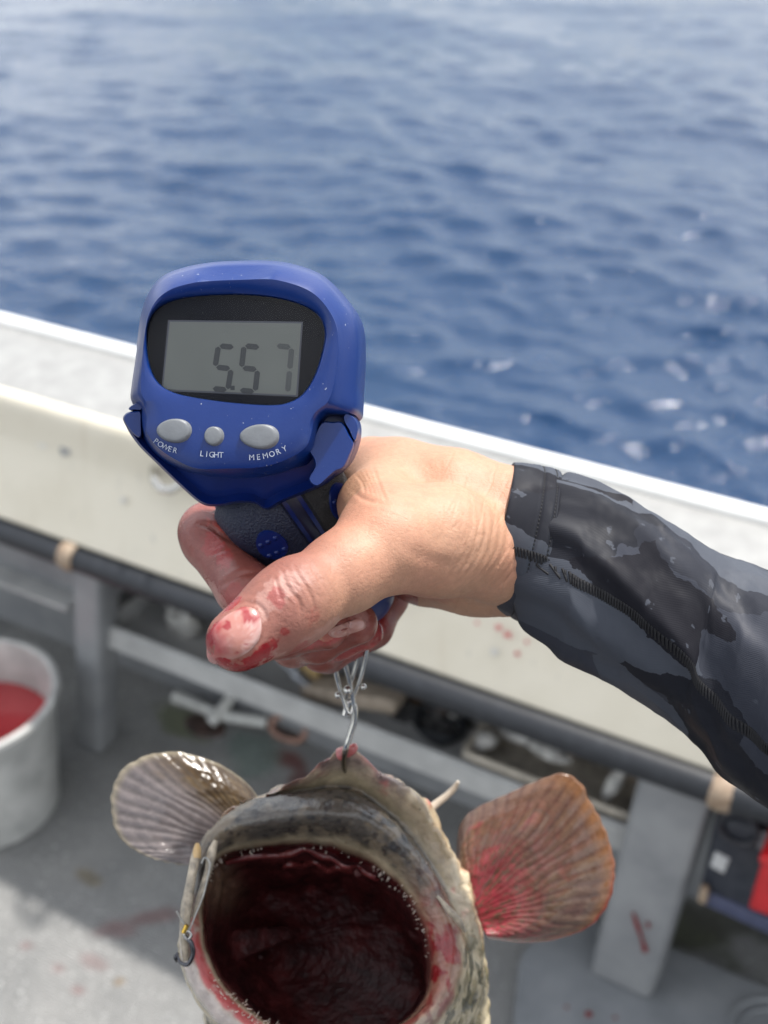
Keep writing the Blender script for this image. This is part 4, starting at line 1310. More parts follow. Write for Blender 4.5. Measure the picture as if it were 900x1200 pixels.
mrw = nd(nt, 'ShaderNodeMapRange'); mrw.inputs['To Min'].default_value = 0.80; mrw.inputs['To Max'].default_value = 0.55
nt.links.new(rw_, mrw.inputs[0]); nt.links.new(mrw.outputs[0], bs.inputs['Roughness'])
bs.inputs['Sheen Weight'].default_value = 0.0
bs.inputs['Specular IOR Level'].default_value = 0.22
wv = nd(nt, 'ShaderNodeTexWave', bands_direction='DIAGONAL'); wv.inputs['Scale'].default_value = 900; wv.inputs['Distortion'].default_value = 0.5
nt.links.new(mp.outputs[0], wv.inputs['Vector'])
sx_ = nd(nt, 'ShaderNodeSeparateXYZ'); nt.links.new(uvn.outputs['Vector'], sx_.inputs[0])
fade_ = nd(nt, 'ShaderNodeMapRange'); fade_.inputs['From Min'].default_value = 0.15; fade_.inputs['From Max'].default_value = 0.22; fade_.inputs['To Min'].default_value = 0.15; fade_.inputs['To Max'].default_value = 0.0
nt.links.new(sx_.outputs[0], fade_.inputs[0])
bp = nd(nt, 'ShaderNodeBump'); bp.inputs['Distance'].default_value = 0.0003
nt.links.new(fade_.outputs[0], bp.inputs['Strength'])
nt.links.new(wv.outputs['Fac'], bp.inputs['Height']); nt.links.new(bp.outputs[0], bs.inputs['Normal'])
SLEEVE = mesh_obj('sleeve', cam2world(Vs), Fs, M_SLV, PERSON)
SLEEVE['label'] = 'wet dark navy sleeve with grey camouflage print'
fix_normals(SLEEVE)
cl = SLEEVE.data.attributes.new('cloth', 'FLOAT_VECTOR', 'POINT')
rr_ = 0.036
cu3 = np.zeros((len(Vs), 3), np.float32)
uall = np.concatenate([np.full((2, NV), 0.0), UU]); vall = np.concatenate([np.repeat(va[None], 2, 0), VV])
# signed angle from the camera side, so that the print's join lies behind the arm
vs_ = (vall - np.pi / 2 + np.pi) % (2 * np.pi) - np.pi
cu3[:, 0] = uall.ravel(); cu3[:, 1] = (vs_ * rr_).ravel()
cl.data.foreach_set('vector', cu3.ravel())

# stitches
M_THREAD = mat('black_thread', (0.006, 0.006, 0.008), rough=0.75, var=0.2, var_scale=500)
def sl_pt(u, v, off):
    iu = np.interp(u, u_s, np.arange(nrow)); iv = (v % (2 * np.pi)) / (2 * np.pi) * NV
    i0 = int(iu); i1 = min(i0 + 1, nrow - 1); j0 = int(iv) % NV; j1 = (j0 + 1) % NV; fu, fv = iu - i0, iv - int(iv)
    p = (Pp[i0, j0] * (1 - fu) * (1 - fv) + Pp[i1, j0] * fu * (1 - fv) + Pp[i0, j1] * (1 - fu) * fv + Pp[i1, j1] * fu * fv)
    return p + dn[i0, j0] * off
def stitch_mesh(name, segs, w, h):
    """little raised thread bars between pairs of (u, v) cloth points, one part"""
    V, F = [], []
    for (a, b) in segs:
        p, q = sl_pt(*a, 0), sl_pt(*b, 0)
        nrm = dn[int(np.interp(a[0], u_s, np.arange(nrow))), int((a[1] % (2 * np.pi)) / (2 * np.pi) * NV) % NV]
        t = q - p; t = t / (np.linalg.norm(t) + 1e-9); s = np.cross(t, nrm)
        b0 = len(V)
        for c, hh in ((p, 0.2), ((p + q) / 2, 1.0), (q, 0.2)):
            V += [c + s * w, c + nrm * h * hh + s * w * 0.5, c + nrm * h * hh - s * w * 0.5, c - s * w]
        for k in (0, 4):
            for j in range(3):
                F.append((b0 + k + j, b0 + k + j + 1, b0 + k + 5 + j, b0 + k + 4 + j))
    o = fix_normals(mesh_obj(name, cam2world(np.array(V)), F, M_THREAD, SLEEVE))
    o['kind'] = 'stuff'
    return o
segs = []
for us in (0.0125, 0.0180):
    vs2 = np.linspace(-0.2, 2.9, 62)
    for k in range(0, 61): segs.append(((us, vs2[k]), (us, vs2[k] + (vs2[1] - vs2[0]) * 0.6)))
stitch_mesh('hem_stitching', segs, .00028, .00045)
segs = []
for k in range(120):
    u = 0.004 + 0.135 * k / 119
    v = 1.78 + 1.0 * (u - .004) - 0.12 * math.sin(u * 40)
    segs.append(((u, v - 0.055), (u + 0.0012, v + 0.055)))
    segs.append(((u + 0.0004, v - 0.05), (u + 0.0006, v + 0.01)))
stitch_mesh('seam_stitching', segs, .00045, .0008)

# ================================================================== THE FISH
FISH = empty('fish')
tag(FISH, 'brown mottled grouper hanging from the hook with its red mouth wide open', 'fish')
FCn = (388, 1085)
FN = 360
inner_ = [(240, 1040, .487), (247, 1015, .491), (268, 1000, .495), (300, 994, .497), (345, 990, .497), (385, 993, .496), (420, 1004, .494), (449, 1023, .491), (474, 1046, .488), (493, 1082, .484), (503, 1120, .479), (500, 1160, .473), (478, 1192, .468), (436, 1216, .464), (385, 1226, .463), (335, 1208, .464), (295, 1182, .467), (262, 1150, .471), (243, 1112, .476), (238, 1072, .482)]
def ringmod(poly, s=1.0, dd=0.0, sh=(0, 0)):
    return [((x - FCn[0]) * s + FCn[0] + sh[0], (y - FCn[1]) * s + FCn[1] + sh[1], d + dd) for x, y, d in poly]
lip_top = [(229, 1045, .479), (238, 1008, .483), (258, 982, .487), (296, 965, .483), (345, 958, .480), (392, 957, .479), (431, 966, .480), (464, 991, .481), (494, 1030, .481), (515, 1070, .478), (527, 1110, .474), (522, 1150, .467), (498, 1188, .461), (448, 1220, .456), (388, 1236, .455), (325, 1222, .456), (280, 1192, .459), (245, 1155, .463), (227, 1115, .468), (224, 1078, .473)]
lip_out = [(220, 1045, .484), (228, 1000, .488), (250, 968, .491), (292, 942, .492), (340, 931, .491), (392, 926, .490), (427, 936, .489), (460, 962, .488), (498, 1009, .486), (525, 1060, .483), (545, 1110, .479), (540, 1155, .472), (514, 1198, .464), (458, 1236, .459), (388, 1252, .457), (316, 1236, .458), (265, 1202, .461), (230, 1160, .466), (213, 1118, .472), (212, 1080, .478)]
groove = [(224, 1045, .493), (233, 1000, .498), (256, 966, .502), (296, 940, .503), (342, 927, .502), (394, 921, .501), (430, 931, .500), (463, 958, .499), (502, 1006, .497), (530, 1060, .493), (549, 1110, .488), (545, 1158, .480), (520, 1202, .473), (462, 1242, .467), (388, 1258, .465), (314, 1242, .466), (262, 1206, .470), (228, 1162, .476), (212, 1118, .482), (214, 1080, .488)]
snout = [(226, 1048, .503), (238, 998, .505), (258, 962, .503), (298, 938, .499), (348, 913, .495), (403, 872, .489), (441, 896, .494), (484, 928, .499), (520, 982, .503), (545, 1048, .503), (562, 1105, .500), (560, 1165, .494), (534, 1215, .486), (470, 1255, .480), (388, 1268, .477), (310, 1252, .478), (258, 1212, .482), (226, 1165, .488), (213, 1120, .494), (217, 1080, .499)]
cheek = [(240, 1060, .530), (252, 1010, .533), (278, 975, .532), (318, 945, .530), (362, 930, .528), (408, 918, .527), (450, 926, .528), (490, 948, .530), (524, 998, .530), (550, 1055, .528), (569, 1115, .522), (570, 1175, .515), (546, 1230, .508), (480, 1275, .500), (388, 1290, .496), (312, 1275, .498), (266, 1232, .504), (240, 1180, .512), (230, 1130, .519), (232, 1090, .525)]
secs = [
    ringmod(inner_, 0.08, .092, (10, 95)), ringmod(inner_, 0.34, .086, (8, 82)), ringmod(inner_, 0.60, .068, (6, 58)), ringmod(inner_, 0.80, .042, (4, 32)), ringmod(inner_, 0.94, .016, (1, 10)),
    inner_, lip_top, lip_out, groove, snout, cheek]
rows = np.array([ang_resample(catmull(s, 8), FCn, FN) for s in secs])
rows = pxd(rows)
# trunk: hangs straight down (world) from the head
down = np.array([0, -CP, SP]); side = np.array([1.0, 0, 0]); thick = np.cross(down, side)   # camera-frame axes
head_c = rows[-1].mean(0)
ca = rows[-1] - head_c
ang_ = np.arctan2(ca @ thick, ca @ side)
for s_, (dist, rx, ry) in enumerate(((.045, .064, .066), (.09, .067, .068), (.15, .064, .055), (.24, .054, .043), (.33, .036, .028), (.39, .021, .015), (.43, .020, .010), (.445, .002, .002))):
    c = head_c + down * dist + np.array([0.004, 0, 0])
    e_ = c + side[None] * (rx * np.cos(ang_))[:, None] + thick[None] * (ry * np.sin(ang_))[:, None]
    rows = np.concatenate([rows, e_[None]])
SUBR = 14
R2 = np.stack([catmull(rows[:, i], SUBR, False) for i in range(FN)], 1)
nr = len(R2)
tpar = np.repeat((np.arange(nr) / SUBR)[:, None], FN, 1)          # 5 inner edge, 6 lip crest, 7 outer lip, 8 groove, 9 snout, 10 cheek
Pf = R2.reshape(-1, 3).copy(); tp_ = tpar.ravel()
# bumps and folds of flesh
ce = Pf - np.repeat(R2.mean(1, keepdims=True), FN, 1).reshape(-1, 3)
nrm_ = ce / (np.linalg.norm(ce, axis=1)[:, None] + 1e-9)
fpx = to_px(Pf); fx, fy = fpx[:, 0], fpx[:, 1]
b1 = fbm(Pf * 60 + 3, 3); b2 = fbm(Pf * 180, 3); b3 = fbm(Pf * 420, 2)
cav = sstep(5.0, 4.4, tp_)
thA = np.arctan2(fy - FCn[1], fx - FCn[0])
ribs = np.sin(tp_ * 9.0 + 2.0 * b1) * 0.5 + np.sin(thA * 9 + 3 * b1) * 0.5
amp_ = 0.0012 + 0.0034 * cav + 0.0032 * sstep(8.3, 9, tp_)
Pf += nrm_ * (amp_ * b1 + 0.0007 * b2 * (tp_ > 4.5) + 0.0016 * ribs * cav)[:, None]
# wrinkled folds down the right cheek
rightc = sstep(430, 520, fx) * sstep(8.2, 9.0, tp_)
Pf += nrm_ * (0.0012 * np.abs(np.sin((fx * 0.5 + fy) * 0.050 + 6.0 * b1)) * rightc)[:, None]
Pf -= nrm_ * (0.0014 * sstep(0.10, 0.0, np.abs(fbm(Pf * np.array([70, 130, 90]) + 31, 3))) * (0.25 + 0.75 * sstep(8.0, 8.8, tp_)) * sstep(5.6, 6.2, tp_))[:, None]
# bony brow of the snout
Pf[:, 2] -= 0.004 * np.exp(-((fx - 405) / 60) ** 2) * sstep(8.2, 9.0, tp_) * sstep(10.2, 9.2, tp_) * (fy < 980)
# ---- colours
c_ = np.tile(np.array([0.37, 0.30, 0.19]), (len(Pf), 1))
up_ = sstep(1110, 1040, fy)                                       # upper jaw
c_ = mixc(c_, (0.52, 0.43, 0.28), sstep(-0.1, 0.3, b1) * 0.8)
c_ = mixc(c_, (0.060, 0.055, 0.030), 0.9 * sstep(-0.02, 0.10, b2 + 0.25 * b1) * sstep(8.4, 9.2, tp_) * (1 - 0.75 * up_ * sstep(10.5, 9.6, tp_)))
sn = sstep(8.2, 8.8, tp_) * sstep(10.6, 9.8, tp_) * up_
c_ = mixc(c_, (0.50, 0.36, 0.29), 0.85 * sn)
c_ = mixc(c_, (0.62, 0.52, 0.38), 0.8 * sn * sstep(-0.05, 0.3, b1))
c_ = mixc(c_, (0.25, 0.19, 0.17), 0.7 * sn * sstep(0.05, 0.4, b2) * (fx < 480))
c_ = mixc(c_, (0.64, 0.52, 0.34), 0.85 * sn * sstep(440, 490, fx))
c_ = mixc(c_, (0.55, 0.10, 0.10), 0.8 * sn * sstep(0.30, 0.5, fbm(Pf * 140 + 9, 3)))
# blood line along the edge of the snout
edge = np.exp(-((tp_ - 9.05) / 0.22) ** 2) * up_ * sstep(480, 430, fx) * sstep(270, 300, fx)
c_ = mixc(c_, (0.48, 0.07, 0.07), 0.75 * edge * sstep(-0.45, 0.1, b2))
lipz = sstep(5.15, 5.5, tp_) * sstep(8.3, 7.9, tp_)
lipc = np.tile(np.array([0.082, 0.070, 0.057]), (len(Pf), 1))
lipc = mixc(lipc, (0.200, 0.155, 0.105), 0.85 * sstep(-0.05, 0.3, b1 + 0.6 * b2))
lipc = mixc(lipc, (0.030, 0.027, 0.026), 0.75 * sstep(0.16, 0.28, fbm(Pf * 260 + 5, 2)))
lowz = 1 - sstep(1120, 1060, fy)
mot = fbm(Pf * 130 + 17, 3)
c_ = mixc(c_, (0.24, 0.165, 0.075), 0.7 * sn * sstep(0.02, 0.14, mot) * sstep(455, 500, fx))
c_ = mixc(c_, (0.16, 0.115, 0.105), 0.8 * sn * sstep(0.08, 0.22, mot) * sstep(500, 455, fx))
c_ = mixc(c_, (0.56, 0.47, 0.33), 0.75 * sn * sstep(-0.08, -0.25, mot))
c_ = mixc(c_, lipc, lipz * up_)
lowc = np.tile(np.array([0.46, 0.37, 0.31]), (len(Pf), 1))
lowc = mixc(lowc, (0.42, 0.06, 0.06), sstep(5.2, 5.45, tp_) * sstep(6.25, 6.0, tp_) * 0.95 * sstep(-0.5, 0.0, b2))
lowc = mixc(lowc, (0.55, 0.47, 0.42), sstep(6.1, 6.5, tp_) * 0.9)
lowc = mixc(lowc, (0.22, 0.18, 0.11), sstep(6.9, 7.6, tp_) * 0.9 * sstep(-0.25, 0.3, b2 + b1))
lowr = np.tile(np.array([0.34, 0.27, 0.16]), (len(Pf), 1))
lowr = mixc(lowr, (0.48, 0.40, 0.27), sstep(0.0, 0.35, b1))
lowr = mixc(lowr, (0.055, 0.05, 0.028), 0.9 * sstep(-0.02, 0.10, b2 + 0.25 * b1))
lowr = mixc(lowr, (0.40, 0.10, 0.08), 0.8 * sstep(6.3, 5.6, tp_))
lowr = mixc(lowr, (0.47, 0.40, 0.33), 0.8 * np.exp(-((tp_ - 6.4) / 0.25) ** 2) * sstep(1120, 1170, fy))
lowc = mixc(lowc, lowr, sstep(400, 470, fx))
c_ = mixc(c_, lowc, lipz * (1 - up_))
c_ = mixc(c_, (0.24, 0.15, 0.145), 0.75 * sn * sstep(-0.05, 0.25, fbm(Pf * 90 + 21, 3)) * sstep(470, 430, fx))
rb = np.exp(-((fx - 512) / 30) ** 2 - ((fy - 1120) / 60) ** 2) * sstep(8.4, 7.6, tp_) * sstep(4.6, 5.2, tp_)
c_ = mixc(c_, (0.28, 0.115, 0.08), np.clip(rb * 1.2, 0, 0.92))
c_ = mixc(c_, (0.24, 0.010, 0.014), np.clip(rb * 1.3, 0, 1) * sstep(-0.05, 0.12, b2) * 0.95)
camo = sstep(505, 530, fx + 0.12 * (fy - 1100)) * sstep(1070, 1120, fy) * sstep(6.6, 7.2, tp_)
c_ = mixc(c_, (0.53, 0.45, 0.30), camo * 0.9)
c_ = mixc(c_, (0.060, 0.055, 0.028), camo * 0.92 * sstep(0.0, 0.10, fbm(Pf * np.array([260, 130, 150]) + 40, 3)))
c_ = mixc(c_, (0.25, 0.20, 0.10), camo * 0.7 * sstep(0.05, 0.15, fbm(Pf * np.array([260, 130, 150]) + 70, 3)))
# flesh of the mouth
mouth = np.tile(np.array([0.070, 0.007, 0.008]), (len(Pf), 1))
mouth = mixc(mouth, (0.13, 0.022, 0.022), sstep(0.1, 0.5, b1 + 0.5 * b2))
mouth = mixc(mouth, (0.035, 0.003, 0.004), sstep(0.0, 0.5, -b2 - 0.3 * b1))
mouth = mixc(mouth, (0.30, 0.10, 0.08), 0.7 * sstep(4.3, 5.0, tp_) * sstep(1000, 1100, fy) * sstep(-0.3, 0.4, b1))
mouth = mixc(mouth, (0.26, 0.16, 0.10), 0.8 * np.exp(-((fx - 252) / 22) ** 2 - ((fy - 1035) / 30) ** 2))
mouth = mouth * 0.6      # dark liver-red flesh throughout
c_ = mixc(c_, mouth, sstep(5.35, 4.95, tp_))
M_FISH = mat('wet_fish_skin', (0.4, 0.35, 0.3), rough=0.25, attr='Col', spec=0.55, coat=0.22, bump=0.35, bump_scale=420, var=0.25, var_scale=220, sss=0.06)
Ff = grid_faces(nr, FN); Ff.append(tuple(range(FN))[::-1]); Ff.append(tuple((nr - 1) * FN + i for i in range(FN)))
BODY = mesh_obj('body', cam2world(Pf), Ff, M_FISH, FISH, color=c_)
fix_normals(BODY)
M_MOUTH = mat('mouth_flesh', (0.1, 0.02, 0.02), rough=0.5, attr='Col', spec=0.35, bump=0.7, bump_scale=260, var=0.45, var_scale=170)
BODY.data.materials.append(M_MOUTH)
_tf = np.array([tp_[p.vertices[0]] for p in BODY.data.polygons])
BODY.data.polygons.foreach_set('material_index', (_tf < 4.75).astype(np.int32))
FBV = BVHTree.FromObject(BODY, bpy.context.evaluated_depsgraph_get())
# teeth: rows of small pale needles
M_TOOTH = mat('teeth', (0.62, 0.55, 0.47), rough=0.25, var=0.2, var_scale=300, coat=0.4)
TV, TF = [], []
rs = np.random.RandomState(3)
def tooth(p, d, L, r):
    L = L * rs.choice([0.5, 0.8, 1.0, 1.5]); p = p + rs.normal(0, .0007, 3)
    d = d / np.linalg.norm(d)
    t1 = np.cross(d, [0.2, 0.9, 0.35]); t1 /= np.linalg.norm(t1); t2 = np.cross(d, t1)
    b = len(TV)
    for k in range(6):
        a = 2 * PI * k / 6
        TV.append(p + (t1 * math.cos(a) + t2 * math.sin(a)) * r - d * r)
    for k in range(6):
        a = 2 * PI * k / 6
        TV.append(p + (t1 * math.cos(a) + t2 * math.sin(a)) * r * 0.6 + d * L * 0.6)
    TV.append(p + d * L)
    for k in range(6):
        j = (k + 1) % 6
        TF.append((b + k, b + j, b + 6 + j, b + 6 + k)); TF.append((b + 6 + k, b + 6 + j, b + 12))
PG = Pf.reshape(nr, FN, 3)
cen = R2.mean(1)
thg = np.linspace(-PI, PI, FN, endpoint=False)
for row_t, a_lo, a_hi, n_, L in ((5.05, -2.75, -2.25, 14, .0022), (4.9, -2.8, -2.3, 10, .002), (5.0, -0.95, 0.35, 34, .0019), (4.85, -0.9, 0.25, 16, .0016), (5.45, 1.7, 2.75, 40, .0024), (5.75, 1.8, 2.8, 34, .0019), (5.2, 1.6, 2.6, 26, .0026), (5.0, -1.9, -1.1, 8, .0012)):
    for k in range(n_):
        a = a_lo + (a_hi - a_lo) * (k + rs.uniform(-.35, .35)) / n_
        j = int((a + PI) / (2 * PI) * FN) % FN; i = int(row_t * SUBR + rs.uniform(-2, 2))
        p = PG[i, j]; inw = cen[int(5 * SUBR)] - p
        inw = inw / np.linalg.norm(inw)
        d = inw * 0.55 + np.array([0, 0.05, -0.75]) + rs.normal(0, .18, 3)
        tooth(p, d, L * rs.uniform(0.6, 1.3), .00030)
to = mesh_obj('teeth', cam2world(np.array(TV)), TF, M_TOOTH, FISH, False)
to['kind'] = 'stuff'
fix_normals(to)

# pectoral fins
def fin(name, base0, base1, edge, nray, depth_base, depth_edge, colf, label, ripple=0.00016, bow=0.010):
    """fan from a short base (two photo points) to a drawn outer edge, both with real depth"""
    Ed = catmull(np.array([(x, y) for x, y in edge], float), 8, False)
    s = np.concatenate([[0], np.cumsum(np.linalg.norm(np.diff(Ed, axis=0), axis=1))]); s /= s[-1]
    nu, nv = nray * 10 + 1, 60
    us = np.linspace(0, 1, nu); vs = np.linspace(0, 1, nv)
    ex = np.interp(us, s, Ed[:, 0]); ey = np.interp(us, s, Ed[:, 1])
    bx = base0[0] + (base1[0] - base0[0]) * us; by = base0[1] + (base1[1] - base0[1]) * us
    jag = 1 + 0.003 * np.cos(us * nray * 2 * PI) + 0.02 * fbm(np.stack([us * 23, us * 0 + nray, us * 0], -1), 3)
    U, Vg = np.meshgrid(us, vs, indexing='ij')
    t = Vg * jag[:, None]
    X = bx[:, None] + (ex - bx)[:, None] * t; Y = by[:, None] + (ey - by)[:, None] * t
    D = depth_base + (depth_edge(us)[:, None] - depth_base) * Vg - bow * np.sin(PI * Vg * 0.9) * 0.5
    ph = (U + 0.028 * fbm(np.stack([U * 9, Vg * 3, U * 0 + 7.7], -1), 2)) * nray * 2 * PI
    D = D + ripple * np.cos(ph) * (0.25 + Vg) * 0.8 + 0.0012 * fbm(np.stack([U * 6, Vg * 5, U * 0 + nray], -1), 3)
    V = cam2world(pxd(np.stack([X, Y, D], -1).reshape(-1, 3)))
    nz = fbm(np.stack([U * 14, Vg * 9, U * 0 + 2], -1), 3); ny2 = fbm(np.stack([U * 60, Vg * 30, U * 0 + 5], -1), 2)
    C = colf(U, Vg, np.cos(ph), nz, ny2).reshape(-1, 3)
    o = mesh_obj(name, V, grid_faces(nu, nv, False), M_FIN, FISH, color=C)
    md = o.modifiers.new('thickness', 'SOLIDIFY'); md.thickness = 0.0008
    if label: o['label'] = label
    return o
M_FIN = mat('fin_membrane', (0.3, 0.25, 0.2), rough=0.22, attr='Col', coat=0.35, bump=0.15, bump_scale=500, var=0.25, var_scale=300, trans=0.32)
def col_left(U, Vg, rc, n, m):
    c = np.tile(np.array([0.24, 0.205, 0.20]), U.shape + (1,))
    brown = sstep(0.50, 0.30, U)
    c = mixc(c, (0.085, 0.052, 0.022), brown)
    c = mixc(c, (0.15, 0.10, 0.048), brown * sstep(0.0, 0.5, n))
    c = mixc(c, (0.05, 0.042, 0.040), 0.42 * sstep(-0.2, 0.9, rc) * (1 - 0.5 * brown) * sstep(-0.5, 0.3, n + 0.3))
    c = mixc(c, (0.34, 0.29, 0.20), 0.8 * sstep(0.93, 0.99, Vg))
    c = mixc(c, (0.40, 0.24, 0.22), 0.7 * sstep(0.25, 0.0, Vg))
    return c
def col_right(U, Vg, rc, n, m):
    c = np.tile(np.array([0.175, 0.098, 0.068]), U.shape + (1,))
    c = mixc(c, (0.20, 0.120, 0.075), sstep(-0.1, 0.5, n))
    c = mixc(c, (0.085, 0.036, 0.030), 0.5 * sstep(0.0, 0.9, rc) * sstep(-0.5, 0.3, n + 0.3))
    c = mixc(c, (0.33, 0.14, 0.04), 0.55 * sstep(0.86, 0.97, Vg) * sstep(0.2, 0.45, U))
    pink = 0.0 + 0.15 * sstep(0.15, -0.2, n) * sstep(0.95, 0.4, Vg) + sstep(0.60, 0.1, Vg + 0.35 * m) * 0.85 + 0.6 * sstep(0.72, 1.0, U) + 0.35 * sstep(0.1, 0.6, n) * sstep(0.5, 0.2, U)
    c = mixc(c, (0.52, 0.05, 0.085), np.clip(pink * 1.15, 0, 0.95) * sstep(-0.55, 0.25, m + 0.3 * n))
    c = mixc(c, (0.42, 0.28, 0.20), 0.8 * sstep(0.16, 0.05, U) * sstep(-0.2, 0.4, m) * sstep(1, .5, Vg))
    c = mixc(c, (0.36, 0.02, 0.02), 0.8 * sstep(0.95, 0.99, Vg) * sstep(0.5, 0.8, U))
    return c
fin('pectoral_fin', (300, 962), (275, 1008), [(304, 936), (284, 913), (252, 893), (214, 882), (180, 884), (152, 896), (136, 915), (130, 945), (135, 972), (152, 993), (182, 1007), (214, 1013), (240, 1012)], 24, .535, lambda u: .548 - .028 * u, col_left, 'left fin, brown above and glossy grey below')
fin('pectoral_fin', (550, 1040), (566, 1090), [(536, 1006), (541, 966), (566, 944), (610, 924), (656, 908), (680, 920), (699, 950), (714, 988), (719, 1022), (712, 1058), (692, 1083), (652, 1099), (612, 1103), (572, 1098)], 27, .535, lambda u: .552 - .012 * u, col_right, 'right fin, brown with pink blood at its base', bow=0.014)
# dorsal spine and jaw bones
M_BONE = mat('pale_spine', (0.46, 0.39, 0.31), rough=0.35, var=0.25, var_scale=200, coat=0.3)
tube('dorsal_spine', WP((495, 955, .538), (510, 943, .540), (524, 932, .541), (532, 924, .541), (537, 916, .540)), [.0022, .0019, .0016, .0015, .0009], M_BONE, FISH, 10)
M_JAW = mat('jaw_bone', (0.48, 0.40, 0.29), rough=0.3, var_scale=230, col2=(0.17, 0.145, 0.11), coat=0.4, bump=0.3, bump_scale=300)
tube('jaw_bone', WP((231, 990, .479), (229, 1005, .476), (224, 1030, .472), (219, 1062, .469), (216, 1095, .467), (218, 1125, .466)), [.0010, .0020, .0019, .0024, .0019, .0014], M_JAW, FISH, 12)
tube('jaw_tip', WP((231, 988, .478), (231, 996, .477), (230, 1006, .4755)), [.0008, .0017, .0019], mat('yellow_jaw_tip', (0.58, 0.38, 0.16), rough=0.3, coat=0.4, var=0.25, var_scale=300), FISH, 10)
tube('jaw_bone', WP((253, 985, .480), (248, 1000, .478), (244, 1020, .476), (236, 1045, .473), (226, 1075, .470)), [.0009, .0020, .0015, .0013, .0008], M_JAW, FISH, 12)
tube('jaw_bone', WP((512, 1050, .479), (526, 1066, .477), (538, 1080, .477), (545, 1092, .479)), [.0006, .0013, .0014, .0006], M_JAW, FISH, 12)
M_FLESH = mat('torn_skin', (0.50, 0.13, 0.12), rough=0.25, coat=0.5, var=0.3, var_scale=250)
tube('torn_skin', WP((398, 884, .487), (408, 880, .485), (414, 876, .484), (415, 871, .484)), [.0028, .0026, .0022, .0008], M_FLESH, FISH, 10)

# inside the mouth: palate ridges
M_GUM = mat('wet_mouth_flesh', (0.085, 0.012, 0.013), rough=0.3, var_scale=160, col2=(0.045, 0.005, 0.006), coat=0.2, bump=0.5, bump_scale=220)
M_PAL = mat('pale_palate', (0.15, 0.03, 0.028), rough=0.3, var_scale=160, col2=(0.08, 0.010, 0.012), coat=0.2, bump=0.5, bump_scale=220)
def cav_pt(t_, a, inw):
    i_ = int(t_ * SUBR); j_ = int((a + PI) / (2 * PI) * FN) % FN
    p = PG[i_, j_]; c = cen[i_]
    return Vector(cam2world(p + (c - p) * inw).tolist())
for t_, a0, a1, r_ in ((4.35, -2.6, -0.8, .0017), (3.7, -2.3, -1.1, .0016)):
    pts = [cav_pt(t_ + .12 * math.sin(k * 2.1), a0 + (a1 - a0) * k / 10, .008 + .006 * math.sin(k * 1.3)) for k in range(11)]
    tube('palate_ridge', pts, [r_ * (0.7 + .5 * abs(math.sin(k * 1.7))) for k in range(11)], M_PAL, FISH, 10)

# second hook with leader in the corner of the mouth
FH = empty('fishing_hook')
tag(FH, 'small dark fishing hook with clear line caught in the left jaw corner', 'hook')
M_DKMETAL = mat('dark_steel', (0.10, 0.10, 0.11), rough=0.2, metal=1.0, var=0.4, var_scale=300)
tube('shank', WP((217, 1098, .4635), (224, 1105, .463), (226, 1118, .463), (220, 1130, .463), (211, 1127, .464), (208, 1116, .465)), [.0008, .0010, .0010, .0009, .0007, .0003], M_DKMETAL, FH, 10)
tube('eye', WP((216, 1096, .463), (220, 1091, .463), (224, 1096, .463), (220, 1101, .463)), .0006, M_CHROME, FH, 8, closed=True)
tube('shank', WP((207, 1128, .465), (206, 1122, .465), (209, 1117, .465)), [.0002, .0010, .0006], M_DKMETAL, FH, 8)
M_LINE = mat('clear_line', (0.55, 0.54, 0.50), rough=0.15, var=0.2, var_scale=400, trans=0.4)
tube('line', WP((222, 1090, .4632), (228, 1075, .4630), (238, 1050, .464), (243, 1030, .466), (246, 1012, .470), (240, 1005, .471), (236, 1012, .470)), .00035, M_LINE, FH, 6)
tube('line', WP((222, 1090, .4630), (214, 1080, .463), (207, 1068, .462)), .0004, M_LINE, FH, 6)
tube('bead', WP((219, 1084, .4628), (215, 1093, .4628)), .0010, mat('gold_bead', (0.65, 0.42, 0.08), 0.25, 1.0, var=0.2), FH, 8)

# ================================================================== THINGS ON THE DECK
# bucket with bloody water
bx_, by_ = None, None
M_BUCKET = mat('scuffed_white_plastic', (0.46, 0.46, 0.44), rough=0.42, var_scale=18, col2=(0.28, 0.28, 0.27), ramp=(0.42, 0.72), bump=0.12, bump_scale=80)
M_BLOODW = mat('bloody_water', (0.42, 0.045, 0.050), rough=0.06, var=0.35, var_scale=9, spec=0.5, coat=0.3, bump=0.35, bump_scale=14)
BK = empty('bucket')
tag(BK, 'scuffed white plastic bucket of bloody water at the left edge', 'bucket')
zb = 0.265
be, bn_, _ = on_z(-42, 815, zb)
bc = B(be, bn_, 0.004)
pr = [(.118, 0.0), (.124, .004), (.150, .235), (.152, .245), (.160, .248), (.1625, .256), (.1600, .2635), (.152, .265), (.1475, .262), (.1465, .250), (.120, .012), (.10, .010)]
lathe('wall', pr, bc, M_BUCKET, BK, 96)
rw = .1195 + (.1465 - .1195) * (.175 - .012) / .238
lathe('bloody_water', [(rw - .001, .150), (rw - .0008, .1752), (rw - .02, .1755), (.04, .1752), (.004, .175)], bc, M_BLOODW, BK, 64)
ear = []
M_WIRE = mat('galvanised_wire', (0.35, 0.35, 0.35), rough=0.4, metal=0.9, var=0.3, var_scale=100)
tube('bail_handle', [bc + Vector((.166 * math.cos(a) * math.cos(.0) , .166 * math.sin(a), .246 - .055 * math.sin((a - .9) / 3.14 * PI))) for a in np.linspace(.9, .9 + PI, 18)], .0026, M_WIRE, BK, 8)
# small lug of the handle, on the side facing the hand
la = math.atan2(1.0, 0.35)
tube('handle_lug', [bc + Vector((.158 * math.cos(a), .158 * math.sin(a), .235 - .02 * abs(a - .85))) for a in (0.70, 0.80, 0.90, 1.0)], [.006, .011, .011, .006], M_BUCKET, BK, 12)

